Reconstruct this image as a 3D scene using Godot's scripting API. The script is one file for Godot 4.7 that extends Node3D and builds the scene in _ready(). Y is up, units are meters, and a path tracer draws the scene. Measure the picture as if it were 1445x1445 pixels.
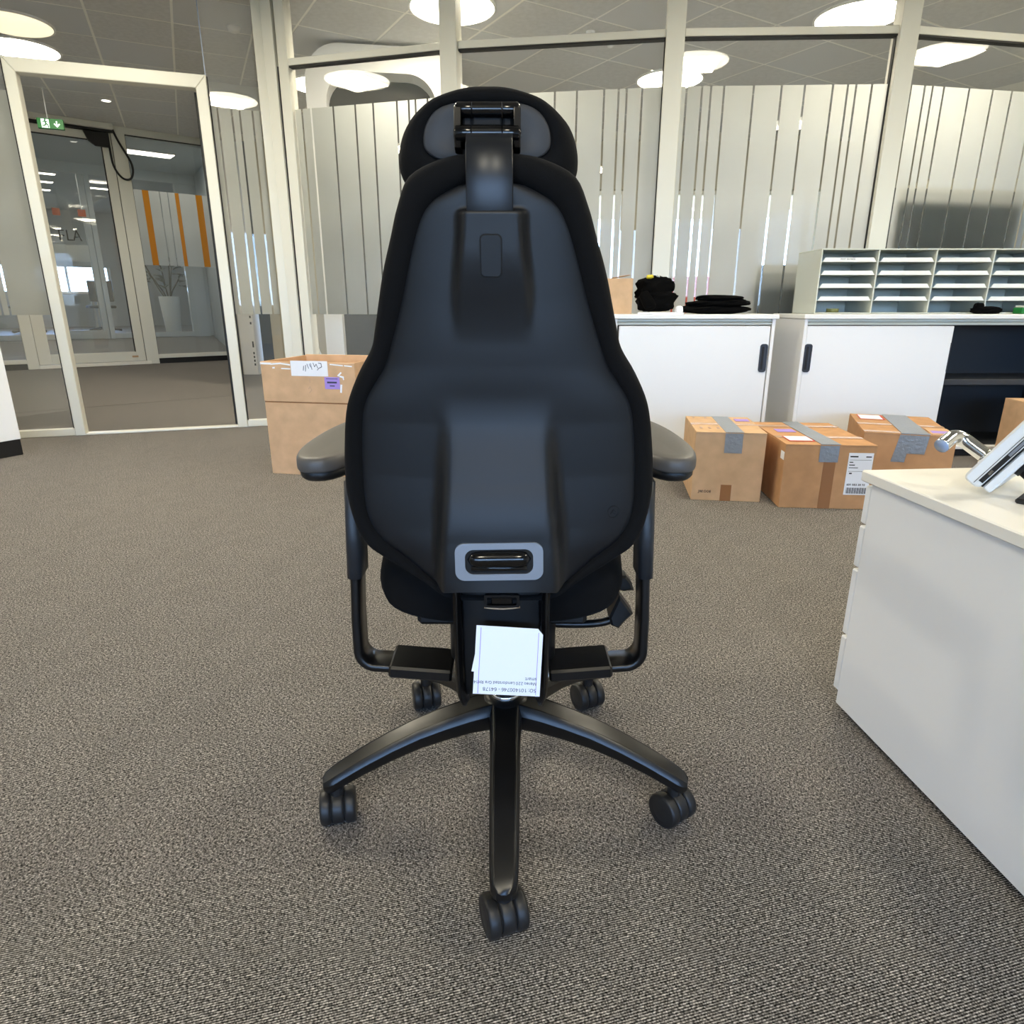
extends Node3D
# Open-plan office: a black task chair seen from behind, a faceted glass partition with frosted film behind it.

var M := {}
var used := {}
var rng := RandomNumberGenerator.new()

# ------------------------------------------------------------------ naming
func numbered(n: String) -> String:
	var k: int = used.get(n, 0)
	used[n] = k + 1
	return n if k == 0 else "%s_%03d" % [n, k]

func thing(called: String, label: String, category: String, at := Vector3.ZERO, yaw := 0.0, group := "") -> Node3D:
	var o := Node3D.new()
	o.name = numbered(called)
	add_child(o)
	o.position = at
	o.rotation.y = yaw
	o.set_meta("label", label)
	o.set_meta("category", category)
	if group:
		o.set_meta("group", group)
	return o

func struct(called: String, label: String, category: String, at := Vector3.ZERO, yaw := 0.0) -> Node3D:
	var o := thing(called, label, category, at, yaw)
	o.set_meta("kind", "structure")
	return o

func part(called: String, mesh: Mesh, m: Material, parent: Node3D, at := Vector3.ZERO, rot := Vector3.ZERO, label := "") -> MeshInstance3D:
	var o := MeshInstance3D.new()
	o.mesh = mesh
	o.material_override = m
	var n := called
	var k := 0
	while parent.has_node(NodePath(n)):
		k += 1
		n = "%s_%03d" % [called, k]
	o.name = n
	parent.add_child(o, true)
	o.position = at
	o.rotation = rot
	if label:
		o.set_meta("label", label)
	return o

# ------------------------------------------------------------------ mesh building
func mb() -> SurfaceTool:
	var st := SurfaceTool.new()
	st.begin(Mesh.PRIMITIVE_TRIANGLES)
	return st

func done(st: SurfaceTool) -> ArrayMesh:
	st.generate_normals()
	return st.commit()

# counter-clockwise seen from outside; written clockwise for Godot
func tri(st: SurfaceTool, a: Vector3, b: Vector3, c: Vector3):
	st.add_vertex(a)
	st.add_vertex(c)
	st.add_vertex(b)

func quad(st: SurfaceTool, a: Vector3, b: Vector3, c: Vector3, d: Vector3):
	tri(st, a, b, c)
	tri(st, a, c, d)

func flat(st: SurfaceTool):
	st.set_smooth_group(-1)

func smooth(st: SurfaceTool, g := 0):
	st.set_smooth_group(g)

# chamfered box, all edges cut by b
func add_box(st: SurfaceTool, size: Vector3, xf := Transform3D(), b := 0.002):
	flat(st)
	var h := size * 0.5
	b = minf(b, minf(h.x, minf(h.y, h.z)) * 0.6)
	var ax := [Vector3.RIGHT, Vector3.UP, Vector3.BACK]
	for i in 3:
		var j := (i + 1) % 3
		var k := (i + 2) % 3
		for s in [-1.0, 1.0]:
			var n: Vector3 = ax[i] * h[i] * s
			var u: Vector3 = ax[j] * (h[j] - b)
			var v: Vector3 = ax[k] * (h[k] - b) * s
			quad(st, xf * (n - u - v), xf * (n + u - v), xf * (n + u + v), xf * (n - u + v))
	if b <= 0.00001:
		return
	for i in 3:
		var j := (i + 1) % 3
		var k := (i + 2) % 3
		for s in [-1.0, 1.0]:
			for t in [-1.0, 1.0]:
				var e: Vector3 = ax[i] * (h[i] - b)
				var p: Vector3 = ax[j] * h[j] * s + ax[k] * (h[k] - b) * t
				var q: Vector3 = ax[j] * (h[j] - b) * s + ax[k] * h[k] * t
				if s * t > 0:
					quad(st, xf * (p - e), xf * (p + e), xf * (q + e), xf * (q - e))
				else:
					quad(st, xf * (q - e), xf * (q + e), xf * (p + e), xf * (p - e))
	for sx in [-1.0, 1.0]:
		for sy in [-1.0, 1.0]:
			for sz in [-1.0, 1.0]:
				var a := Vector3(h.x * sx, (h.y - b) * sy, (h.z - b) * sz)
				var c := Vector3((h.x - b) * sx, h.y * sy, (h.z - b) * sz)
				var d := Vector3((h.x - b) * sx, (h.y - b) * sy, h.z * sz)
				if sx * sy * sz > 0:
					tri(st, xf * a, xf * c, xf * d)
				else:
					tri(st, xf * a, xf * d, xf * c)

func box(size: Vector3, b := 0.002) -> ArrayMesh:
	var st := mb()
	add_box(st, size, Transform3D(), b)
	return done(st)

func at(x: float, y: float, z: float) -> Transform3D:
	return Transform3D(Basis(), Vector3(x, y, z))

func turned(p: Vector3, e: Vector3) -> Transform3D:
	return Transform3D(Basis.from_euler(e), p)

# lathe about y; profile [r, y] from bottom to top on the outside
func add_lathe(st: SurfaceTool, prof: Array, seg := 24, xf := Transform3D(), sg := 0):
	smooth(st, sg)
	for i in prof.size() - 1:
		var r0: float = prof[i][0]
		var y0: float = prof[i][1]
		var r1: float = prof[i + 1][0]
		var y1: float = prof[i + 1][1]
		for k in seg:
			var a := TAU * k / seg
			var b := TAU * (k + 1) / seg
			var p0 := xf * Vector3(cos(a) * r0, y0, -sin(a) * r0)
			var p1 := xf * Vector3(cos(b) * r0, y0, -sin(b) * r0)
			var p2 := xf * Vector3(cos(b) * r1, y1, -sin(b) * r1)
			var p3 := xf * Vector3(cos(a) * r1, y1, -sin(a) * r1)
			if r0 > 1e-6:
				tri(st, p0, p1, p2)
			if r1 > 1e-6:
				tri(st, p0, p2, p3)

func lathe(prof: Array, seg := 24) -> ArrayMesh:
	var st := mb()
	add_lathe(st, prof, seg)
	return done(st)

# join rings of equal length; each ring counter-clockwise seen from the end
func add_loft(st: SurfaceTool, rings: Array, cap0 := true, cap1 := true, sg := 0, closed := true, groups := []):
	smooth(st, sg)
	var n: int = rings[0].size()
	for i in rings.size() - 1:
		var A: Array = rings[i]
		var B: Array = rings[i + 1]
		for k in (n if closed else n - 1):
			var l := (k + 1) % n
			if groups.size():
				st.set_smooth_group(groups[k])
			quad(st, A[k], A[l], B[l], B[k])
	for e in [0, 1]:
		if not (cap0 if e == 0 else cap1):
			continue
		var R: Array = rings[0] if e == 0 else rings[-1]
		var c := Vector3.ZERO
		for p in R:
			c += p
		c /= n
		for k in n:
			var l := (k + 1) % n
			if e == 0:
				tri(st, c, R[l], R[k])
			else:
				tri(st, c, R[k], R[l])

# tube along points, radius r (float or array)
func add_tube(st: SurfaceTool, pts: Array, r, sides := 12, caps := true, sg := 0):
	var rings := []
	var up := Vector3.UP
	var prev_n := Vector3.ZERO
	for i in pts.size():
		var d: Vector3 = (pts[mini(i + 1, pts.size() - 1)] - pts[maxi(i - 1, 0)]).normalized()
		var n: Vector3
		if prev_n == Vector3.ZERO:
			n = d.cross(up if absf(d.dot(up)) < 0.95 else Vector3.RIGHT).normalized()
		else:
			n = (prev_n - d * prev_n.dot(d)).normalized()
		prev_n = n
		var b := d.cross(n).normalized()
		var rr: float = r[i] if r is Array else r
		var ring := []
		for k in sides:
			var a := TAU * k / sides
			ring.append(pts[i] + (n * cos(a) + b * sin(a)) * rr)
		rings.append(ring)
	add_loft(st, rings, caps, caps, sg)

func curve(pts: Array, per := 6) -> Array:
	var out := []
	for i in pts.size() - 1:
		var p0 = pts[maxi(i - 1, 0)]
		var p1 = pts[i]
		var p2 = pts[i + 1]
		var p3 = pts[mini(i + 2, pts.size() - 1)]
		for k in per:
			var t := float(k) / per
			out.append(0.5 * ((2.0 * p1) + (p2 - p0) * t + (2.0 * p0 - 5.0 * p1 + 4.0 * p2 - p3) * t * t + (3.0 * p1 - p0 - 3.0 * p2 + p3) * t * t * t))
	out.append(pts[-1])
	return out

# 2D outline in XY, counter-clockwise, extruded from z0 to z1 with a chamfer on the z1 side
func add_prism(st: SurfaceTool, poly: PackedVector2Array, z0: float, z1: float, xf := Transform3D(), bev := 0.0, both := false):
	flat(st)
	var n := poly.size()
	var inner := poly
	if bev > 0.0:
		var off := Geometry2D.offset_polygon(poly, -bev, Geometry2D.JOIN_MITER)
		if off.size() == 1 and off[0].size() == n:
			# keep vertex order aligned by nearest start
			var best := 0
			var bd := INF
			for k in n:
				var dd: float = off[0][k].distance_to(poly[0])
				if dd < bd:
					bd = dd
					best = k
			inner = PackedVector2Array()
			var q: PackedVector2Array = off[0]
			if Geometry2D.is_polygon_clockwise(q) != Geometry2D.is_polygon_clockwise(poly):
				q.reverse()
				best = n - 1 - best
			for k in n:
				inner.append(q[(best + k) % n])
		else:
			bev = 0.0
	var zt := z1 - bev
	var zb := z0 + (bev if both else 0.0)
	for k in n:
		var l := (k + 1) % n
		var a := poly[k]
		var b := poly[l]
		quad(st, xf * Vector3(a.x, a.y, zb), xf * Vector3(b.x, b.y, zb), xf * Vector3(b.x, b.y, zt), xf * Vector3(a.x, a.y, zt))
		if bev > 0.0:
			var c := inner[k]
			var d := inner[l]
			quad(st, xf * Vector3(a.x, a.y, zt), xf * Vector3(b.x, b.y, zt), xf * Vector3(d.x, d.y, z1), xf * Vector3(c.x, c.y, z1))
			if both:
				quad(st, xf * Vector3(c.x, c.y, z0), xf * Vector3(d.x, d.y, z0), xf * Vector3(b.x, b.y, zb), xf * Vector3(a.x, a.y, zb))
	var t := Geometry2D.triangulate_polygon(inner)
	var tb := Geometry2D.triangulate_polygon(inner if both else poly)
	var pb: PackedVector2Array = inner if both else poly
	for i in range(0, t.size(), 3):
		var a := inner[t[i]]
		var b := inner[t[i + 1]]
		var c := inner[t[i + 2]]
		if (b - a).cross(c - a) < 0:
			var s := b
			b = c
			c = s
		tri(st, xf * Vector3(a.x, a.y, z1), xf * Vector3(b.x, b.y, z1), xf * Vector3(c.x, c.y, z1))
	for i in range(0, tb.size(), 3):
		var a := pb[tb[i]]
		var b := pb[tb[i + 1]]
		var c := pb[tb[i + 2]]
		if (b - a).cross(c - a) < 0:
			var s := b
			b = c
			c = s
		tri(st, xf * Vector3(a.x, a.y, z0), xf * Vector3(c.x, c.y, z0), xf * Vector3(b.x, b.y, z0))

func prism(poly: PackedVector2Array, z0: float, z1: float, bev := 0.0) -> ArrayMesh:
	var st := mb()
	add_prism(st, poly, z0, z1, Transform3D(), bev)
	return done(st)

func rrect(w: float, h: float, r: float, seg := 5, cx := 0.0, cy := 0.0) -> PackedVector2Array:
	var p := PackedVector2Array()
	for q in 4:
		var c := Vector2((w * 0.5 - r) * (1 if q in [0, 3] else -1), (h * 0.5 - r) * (1 if q in [0, 1] else -1))
		for k in seg + 1:
			var a := PI * 0.5 * (q + float(k) / seg)
			p.append(Vector2(cx, cy) + c + Vector2(cos(a), sin(a)) * r)
	return p

# frame: ring between an outer and inner outline of equal point count
func add_frame(st: SurfaceTool, o: PackedVector2Array, i: PackedVector2Array, z0: float, z1: float, xf := Transform3D()):
	flat(st)
	var n := o.size()
	for k in n:
		var l := (k + 1) % n
		quad(st, xf * Vector3(o[k].x, o[k].y, z0), xf * Vector3(o[l].x, o[l].y, z0), xf * Vector3(o[l].x, o[l].y, z1), xf * Vector3(o[k].x, o[k].y, z1))
		quad(st, xf * Vector3(i[l].x, i[l].y, z0), xf * Vector3(i[k].x, i[k].y, z0), xf * Vector3(i[k].x, i[k].y, z1), xf * Vector3(i[l].x, i[l].y, z1))
		quad(st, xf * Vector3(o[k].x, o[k].y, z1), xf * Vector3(o[l].x, o[l].y, z1), xf * Vector3(i[l].x, i[l].y, z1), xf * Vector3(i[k].x, i[k].y, z1))
		quad(st, xf * Vector3(i[k].x, i[k].y, z0), xf * Vector3(i[l].x, i[l].y, z0), xf * Vector3(o[l].x, o[l].y, z0), xf * Vector3(o[k].x, o[k].y, z0))

func text_mesh(s: String, h: float, depth := 0.0005, bold := false) -> TextMesh:
	var t := TextMesh.new()
	var f := SystemFont.new()
	f.font_names = PackedStringArray(["Droid Sans"])
	if bold:
		f.font_weight = 700
	t.font = f
	t.text = s
	t.font_size = 32
	t.pixel_size = h / 32.0
	t.depth = depth
	t.curve_step = 2.0
	t.horizontal_alignment = HORIZONTAL_ALIGNMENT_LEFT
	t.vertical_alignment = VERTICAL_ALIGNMENT_BOTTOM
	return t

# ------------------------------------------------------------------ materials
func mat(c: Color, rough := 0.6, metal := 0.0, spec := 0.5) -> StandardMaterial3D:
	var m := StandardMaterial3D.new()
	m.albedo_color = c
	m.roughness = rough
	m.metallic = metal
	m.metallic_specular = spec
	return m

func noise_tex(freq: float, lo: Color, hi: Color, size := 512, oct := 3, sd := 1, normal := false) -> NoiseTexture2D:
	var n := FastNoiseLite.new()
	n.seed = sd
	n.frequency = freq
	n.fractal_octaves = oct
	var t := NoiseTexture2D.new()
	t.width = size
	t.height = size
	t.seamless = true
	t.noise = n
	if normal:
		t.as_normal_map = true
		t.bump_strength = 2.0
	else:
		var g := Gradient.new()
		g.offsets = PackedFloat32Array([0.0, 1.0])
		g.colors = PackedColorArray([lo, hi])
		t.color_ramp = g
	return t

func tri_tex(m: StandardMaterial3D, t: Texture2D, metres: float):
	m.albedo_texture = t
	m.uv1_triplanar = true
	m.uv1_world_triplanar = true
	m.uv1_scale = Vector3.ONE / metres

func carpet_texture() -> ImageTexture:
	# fine ribs (rows of loops) with a salt-and-pepper heather of yarns; 1024 px cover 0.5 m
	var n := 1024
	var im := Image.create(n, n, false, Image.FORMAT_RGB8)
	var nz := FastNoiseLite.new()
	nz.seed = 5
	nz.frequency = 0.11
	nz.fractal_octaves = 2
	var src := nz.get_seamless_image(n, n)
	var nz2 := FastNoiseLite.new()
	nz2.seed = 9
	nz2.frequency = 0.055
	nz2.fractal_octaves = 2
	var src2 := nz2.get_seamless_image(n, n)
	var r := RandomNumberGenerator.new()
	r.seed = 3
	# ribs run at about 15 degrees: integer cycle counts keep the tile seamless
	var kx := 36.0
	var ky := 134.0
	for y in n:
		for x in n:
			var ph := (kx * x + ky * y) / n
			var rib := 0.5 + 0.5 * sin(TAU * ph)
			var g := src.get_pixel(x, y).r
			var h := src2.get_pixel(x, y).r
			var v := 0.13 + 0.46 * rib * (0.45 + 0.75 * g) + 0.30 * (g - 0.5) + 0.28 * (h - 0.5) + 0.08 * (r.randf() - 0.5)
			v = clampf(v * 1.22 + 0.03, 0.0, 1.0)
			im.set_pixel(x, y, Color(v * 1.0, v * 0.968, v * 0.935))
	return ImageTexture.create_from_image(im)

func make_materials():
	M.white = mat(Color(0.935, 0.935, 0.93), 0.42)
	M.white_edge = mat(Color(0.93, 0.93, 0.92), 0.4)
	M.desk_top = mat(Color(0.93, 0.92, 0.89), 0.35)
	M.wall = mat(Color(0.86, 0.855, 0.83), 0.85)
	M.wall_cool = mat(Color(0.74, 0.78, 0.80), 0.7)
	M.alu = mat(Color(0.85, 0.845, 0.80), 0.42, 0.0)
	M.alu_sill = mat(Color(0.93, 0.92, 0.88), 0.3, 0.1)
	M.gasket = mat(Color(0.06, 0.06, 0.065), 0.6)
	M.plinth = mat(Color(0.055, 0.055, 0.06), 0.55)
	M.tile = mat(Color(0.85, 0.85, 0.85), 0.6)
	tri_tex(M.tile, noise_tex(0.05, Color(0.93, 0.93, 0.93), Color(1, 1, 1), 256, 4, 4), 0.7)
	M.tile2 = mat(Color(0.82, 0.825, 0.835), 0.6)
	M.ceiling_joint = mat(Color(0.96, 0.955, 0.93), 0.4)
	M.ceiling_plain = mat(Color(0.80, 0.80, 0.79), 0.9)
	var g := mat(Color(0.93, 0.96, 0.95, 0.03), 0.0)
	g.transparency = BaseMaterial3D.TRANSPARENCY_ALPHA
	M.glass = g
	var f := mat(Color(0.805, 0.82, 0.815, 0.993), 0.7)
	f.transparency = BaseMaterial3D.TRANSPARENCY_ALPHA
	f.backlight_enabled = true
	f.backlight = Color(1.5, 1.5, 1.5)
	# the sheet's own even tone, shared by its scattering to both sides
	f.albedo_texture = noise_tex(0.05, Color(0.97, 0.97, 0.97), Color(1, 1, 1), 64, 1, 51)
	f.uv1_triplanar = true
	M.film = f
	var fo := mat(Color(0.72, 0.42, 0.02, 0.92), 0.5)
	fo.transparency = BaseMaterial3D.TRANSPARENCY_ALPHA
	fo.backlight_enabled = true
	fo.backlight = Color(0.9, 0.62, 0.10)
	M.film_orange = fo
	M.orange = mat(Color(0.80, 0.33, 0.08), 0.5)
	var c := mat(Color(1, 1, 1), 0.95, 0.0, 0.2)
	tri_tex(c, carpet_texture(), 0.5)
	c.uv1_triplanar_sharpness = 8.0
	c.detail_enabled = true
	c.detail_blend_mode = BaseMaterial3D.BLEND_MODE_MUL
	c.detail_albedo = noise_tex(0.012, Color(0.95, 0.95, 0.95), Color(1, 1, 1), 256, 3, 8)
	M.carpet = c
	M.stone = mat(Color(0.48, 0.48, 0.47), 0.45)
	# chair
	var fab := mat(Color(0.062, 0.060, 0.060), 0.95, 0.0, 0.25)
	fab.rim_enabled = true
	fab.rim = 0.06
	fab.normal_enabled = true
	fab.normal_texture = noise_tex(0.25, Color.BLACK, Color.WHITE, 256, 2, 21, true)
	fab.normal_scale = 0.5
	fab.uv1_triplanar = true
	fab.uv1_scale = Vector3.ONE * 12.0
	M.fabric = fab
	M.shell = mat(Color(0.072, 0.077, 0.086), 0.46, 0.0, 0.45)
	M.shell.normal_enabled = true
	M.shell.normal_texture = noise_tex(0.4, Color.BLACK, Color.WHITE, 256, 1, 22, true)
	M.shell.normal_scale = 0.12
	M.shell.uv1_triplanar = true
	M.shell.uv1_scale = Vector3.ONE * 14.0
	M.head_plate = mat(Color(0.20, 0.20, 0.205), 0.6)
	M.gloss_black = mat(Color(0.03, 0.03, 0.032), 0.16)
	M.satin_black = mat(Color(0.045, 0.045, 0.048), 0.32)
	M.black_plastic = mat(Color(0.06, 0.06, 0.063), 0.5)
	M.sleeve = mat(Color(0.14, 0.15, 0.165), 0.42)
	M.handle_frame = mat(Color(0.52, 0.54, 0.57), 0.36, 0.25)
	M.strap = mat(Color(0.19, 0.195, 0.205), 0.36, 0.7)
	M.groove = mat(Color(0.01, 0.01, 0.012), 0.8)
	M.pad = mat(Color(0.31, 0.295, 0.28), 0.46)
	M.chrome = mat(Color(0.82, 0.82, 0.82), 0.12, 1.0)
	M.caster = mat(Color(0.115, 0.115, 0.118), 0.45)
	M.bronze = mat(Color(0.75, 0.62, 0.48), 0.35, 0.6)
	M.paper = mat(Color(0.95, 0.955, 0.97), 0.8)
	M.ink = mat(Color(0.25, 0.25, 0.33), 0.8)
	M.ink_black = mat(Color(0.06, 0.06, 0.07), 0.8)
	# boxes
	for q in [["card", Color(0.87, 0.715, 0.56), 31], ["card_dark", Color(0.80, 0.615, 0.445), 32], ["card_pale", Color(0.86, 0.715, 0.565), 33]]:
		var cm := mat(q[1], 0.85, 0.0, 0.3)
		tri_tex(cm, noise_tex(0.02, Color(0.90, 0.90, 0.90), Color(1, 1, 1), 256, 4, q[2]), 0.6)
		M[q[0]] = cm
	M.duct = mat(Color(0.58, 0.60, 0.62), 0.33, 0.4)
	M.duct.normal_enabled = true
	M.duct.normal_texture = noise_tex(0.03, Color.BLACK, Color.WHITE, 256, 4, 41, true)
	M.duct.normal_scale = 0.7
	M.duct.uv1_triplanar = true
	M.duct.uv1_scale = Vector3.ONE * 6.0
	M.clear_tape = mat(Color(0.80, 0.66, 0.54), 0.25)
	M.brown_tape = mat(Color(0.60, 0.42, 0.27), 0.3)
	M.red = mat(Color(0.80, 0.20, 0.20), 0.6)
	M.purple = mat(Color(0.66, 0.56, 0.86), 0.7)
	M.cloth_black = mat(Color(0.022, 0.022, 0.024), 0.95, 0.0, 0.2)
	M.rack = mat(Color(0.80, 0.815, 0.78), 0.5)
	M.rack_lip = mat(Color(0.93, 0.93, 0.91), 0.4)
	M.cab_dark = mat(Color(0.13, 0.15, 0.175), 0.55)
	M.shelf_grey = mat(Color(0.20, 0.215, 0.235), 0.5)
	M.handle_grey = mat(Color(0.20, 0.21, 0.24), 0.35)
	M.green = mat(Color(0.02, 0.42, 0.16), 0.45)
	M.yellow = mat(Color(0.80, 0.74, 0.15), 0.5)
	M.leaf = mat(Color(0.11, 0.20, 0.14), 0.45)
	M.stem = mat(Color(0.22, 0.20, 0.15), 0.8)
	M.pot = mat(Color(0.86, 0.89, 0.88), 0.35)
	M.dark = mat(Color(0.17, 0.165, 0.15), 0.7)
	M.screen_grey = mat(Color(0.20, 0.205, 0.20), 0.85)
	M.red_fabric = mat(Color(0.78, 0.27, 0.17), 0.8)
	M.beige = mat(Color(0.72, 0.69, 0.60), 0.7)
	M.device = mat(Color(0.88, 0.89, 0.89), 0.35)
	M.end_cap = mat(Color(0.56, 0.62, 0.72), 0.4)
	var l := mat(Color(1, 1, 1), 0.5)
	l.emission_enabled = true
	l.emission = Color(1.0, 0.965, 0.87)
	l.emission_energy_multiplier = 9.0
	M.lamp = l
	var ls := l.duplicate()
	ls.emission = Color(1.0, 0.97, 0.90)
	ls.emission_energy_multiplier = 4.0
	M.lamp_small = ls
	var ld := l.duplicate()
	ld.emission = Color(1.0, 0.93, 0.76)
	ld.emission_energy_multiplier = 0.72
	M.lamp_dim = ld
	var ex := mat(Color(0.02, 0.42, 0.16), 0.45)
	ex.emission_enabled = true
	ex.emission = Color(0.0, 0.30, 0.10)
	ex.emission_energy_multiplier = 0.5
	M.exit_green = ex
	var ew := mat(Color(0.95, 0.95, 0.95), 0.5)
	ew.emission_enabled = true
	ew.emission = Color(0.9, 1.0, 0.93)
	ew.emission_energy_multiplier = 0.7
	M.exit_white = ew

# ------------------------------------------------------------------ scene
const FLOOR_WALL := [Vector2(-4.9, -4.19), Vector2(-1.70, -5.24), Vector2(-0.39, -4.885), Vector2(0.99, -4.68), Vector2(2.36, -4.63), Vector2(3.76, -4.88), Vector2(5.0, -5.35)]
const CEIL := 2.85
const CEIL_LEFT := 3.05

func _ready():
	rng.seed = 11
	# camera
	var cam := Camera3D.new()
	cam.name = "camera"
	add_child(cam)
	cam.position = Vector3(0, 0.9, 0)
	cam.rotation_degrees = Vector3(-17.4, 0, 0)
	cam.fov = 75.7
	cam.near = 0.02
	cam.far = 100.0
	cam.current = true
	# sky and exposure: bright, slightly hazy daylight outside
	var env := Environment.new()
	env.background_mode = Environment.BG_SKY
	var sky := Sky.new()
	var sm := ProceduralSkyMaterial.new()
	sm.sky_top_color = Color(0.46, 0.66, 0.95)
	sm.sky_horizon_color = Color(0.74, 0.87, 1.0)
	sm.ground_horizon_color = Color(0.62, 0.66, 0.66)
	sm.ground_bottom_color = Color(0.40, 0.42, 0.40)
	sm.sun_angle_max = 1.0
	sky.sky_material = sm
	env.sky = sky
	env.background_energy_multiplier = 12.0
	env.tonemap_mode = Environment.TONE_MAPPER_LINEAR
	env.tonemap_exposure = 1.5
	env.sdfgi_enabled = true
	env.ssao_enabled = true
	env.ssil_enabled = true
	var we := WorldEnvironment.new()
	we.name = "world_environment"
	we.environment = env
	add_child(we)

	make_materials()
	build_shell()
	build_glass_wall()
	build_ceiling()
	build_lamps()
	build_back_room()
	build_corridor()
	build_cabinets()
	build_desk()
	build_boxes()
	build_chair()
	build_small()

# a slab along the floor segment a-b, standing on y0..y1, thickness t behind the line
func wall_node(called: String, label: String, a: Vector2, b: Vector2) -> Node3D:
	var d := (b - a)
	return struct(called, label, "wall", Vector3(a.x, 0, a.y), -atan2(d.y, d.x))

func lb(parent: Node3D, called: String, m: Material, x0: float, x1: float, y0: float, y1: float, z0: float, z1: float, b := 0.003, label := "") -> MeshInstance3D:
	return part(called, box(Vector3(x1 - x0, y1 - y0, z1 - z0), b), m, parent, Vector3((x0 + x1) * 0.5, (y0 + y1) * 0.5, (z0 + z1) * 0.5), Vector3.ZERO, label)

func build_shell():
	var fl := struct("floor", "heathered grey-brown ribbed office carpet covering the whole floor", "carpet")
	lb(fl, "carpet", M.carpet, -14.0, 7.0, -0.1, 0.0, -12.5, 7.2, 0.0)
	# outer walls
	var wr := struct("wall_right", "plain off-white wall at the right end of the office", "wall")
	lb(wr, "plaster", M.wall, 5.2, 5.4, 0.0, 3.2, -9.4, 7.1)
	var wl := struct("wall_left", "plain off-white wall at the left end of the office", "wall")
	lb(wl, "plaster", M.wall, -5.3, -5.1, 0.0, 3.2, -4.13, 7.1)
	# window wall behind the camera
	var wb := struct("wall_back", "window wall behind the viewer with a low parapet", "wall")
	lb(wb, "parapet", M.wall, -5.3, 5.4, 0.0, 0.85, 6.9, 7.1)
	lb(wb, "lintel", M.wall, -5.3, 5.4, 2.6, 3.2, 6.9, 7.1)
	for x in [-5.1, -2.55, 0.05, 2.65, 5.2]:
		lb(wb, "pier", M.wall, x - 0.12, x + 0.12, 0.85, 2.6, 6.9, 7.1)
	for i in 4:
		var x0: float = [-4.98, -2.43, 0.17, 2.77][i]
		var x1: float = [-2.67, -0.07, 2.53, 5.08][i]
		var w := struct("window_%d" % (11 + i), "tall daylight window in the parapet wall behind the viewer, number %d" % (i + 1), "window")
		lb(w, "pane", M.glass, x0, x1, 0.85, 2.6, 7.0, 7.006, 0.0)
		lb(w, "frame", M.alu, x0, x1, 0.85, 0.90, 6.96, 7.04)
		lb(w, "frame", M.alu, x0, x1, 2.55, 2.6, 6.96, 7.04)
	# far wall of the room behind the partition, with windows
	var wf := struct("wall_far", "far beige wall of the room behind the glass partition", "wall")
	lb(wf, "plaster", M.beige, -3.24, 0.55, 0.0, 3.2, -9.4, -9.2)
	lb(wf, "parapet", M.beige, 0.55, 5.4, 0.0, 1.0, -9.4, -9.2)
	lb(wf, "lintel", M.beige, 0.55, 5.4, 2.3, 3.2, -9.4, -9.2)
	lb(wf, "plaster", M.beige, 3.95, 5.4, 1.0, 2.3, -9.4, -9.2)
	for q in [[0.55, 0.75], [1.45, 1.95], [2.65, 3.15]]:
		lb(wf, "pier", M.beige, q[0], q[1], 1.0, 2.3, -9.4, -9.2)
	lb(wf, "pilaster", M.white, -3.66, -3.46, 0.0, 3.2, -9.4, -9.15, 0.003, "pale pilaster with small slots")
	lb(wf, "recess_back", M.dark, -4.03, -2.9, 0.0, 3.2, -9.85, -9.75)
	for k in 7:
		lb(wf, "slot", M.gasket, -3.50, -3.48, [0.12, 0.17, 0.22, 0.27, 0.36, 0.66, 0.74][k], [0.15, 0.20, 0.25, 0.30, 0.44, 0.69, 0.77][k], -9.1502, -9.149, 0.0)
	lb(wf, "plaster", M.beige, -3.79, -3.66, 0.0, 3.2, -9.4, -9.2)
	for i in 3:
		var x0: float = 0.55 + i * 1.2
		var w := struct("window_%d" % (21 + i), "daylight window in the far wall seen through the frosted partition, number %d" % (i + 1), "window")
		lb(w, "pane", M.glass, x0 + 0.25, x0 + 0.85, 1.05, 2.25, -9.31, -9.304, 0.0)
		for q in [[0.2, 0.25], [0.85, 0.9]]:
			lb(w, "frame", M.alu, x0 + q[0], x0 + q[1], 1.0, 2.3, -9.36, -9.24)
		for q in [[1.0, 1.05], [2.25, 2.3]]:
			lb(w, "frame", M.alu, x0 + 0.25, x0 + 0.85, q[0], q[1], -9.36, -9.24)

const GAPS := [0.09, 0.185, 0.24, 0.32, 0.5, 0.67, 0.81, 0.98, 1.07, 1.12, 1.215]
const FILM_LO := 0.838
const FILM_HI := 2.192

func film_quad(x0: float, x1: float, y0: float, y1: float) -> ArrayMesh:
	# adhesive film: a single sheet on the near face of the glass
	var st := mb()
	flat(st)
	quad(st, Vector3(x0, y0, 0), Vector3(x1, y0, 0), Vector3(x1, y1, 0), Vector3(x0, y1, 0))
	return done(st)

func film_band(w: Node3D, x0: float, x1: float, gaps: Array, half := 0.0062):
	var xs := [x0]
	for g in gaps:
		if g - half > x0 + 0.01 and g + half < x1 - 0.01:
			xs.append(g - half)
			xs.append(g + half)
	xs.append(x1)
	for i in range(0, xs.size(), 2):
		var hw: float = (xs[i + 1] - xs[i]) * 0.5
		part("film_strip", film_quad(-hw, hw, FILM_LO - 1.5, FILM_HI - 1.5), M.film, w, Vector3(xs[i] + hw, 1.5, 0.0075))

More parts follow.
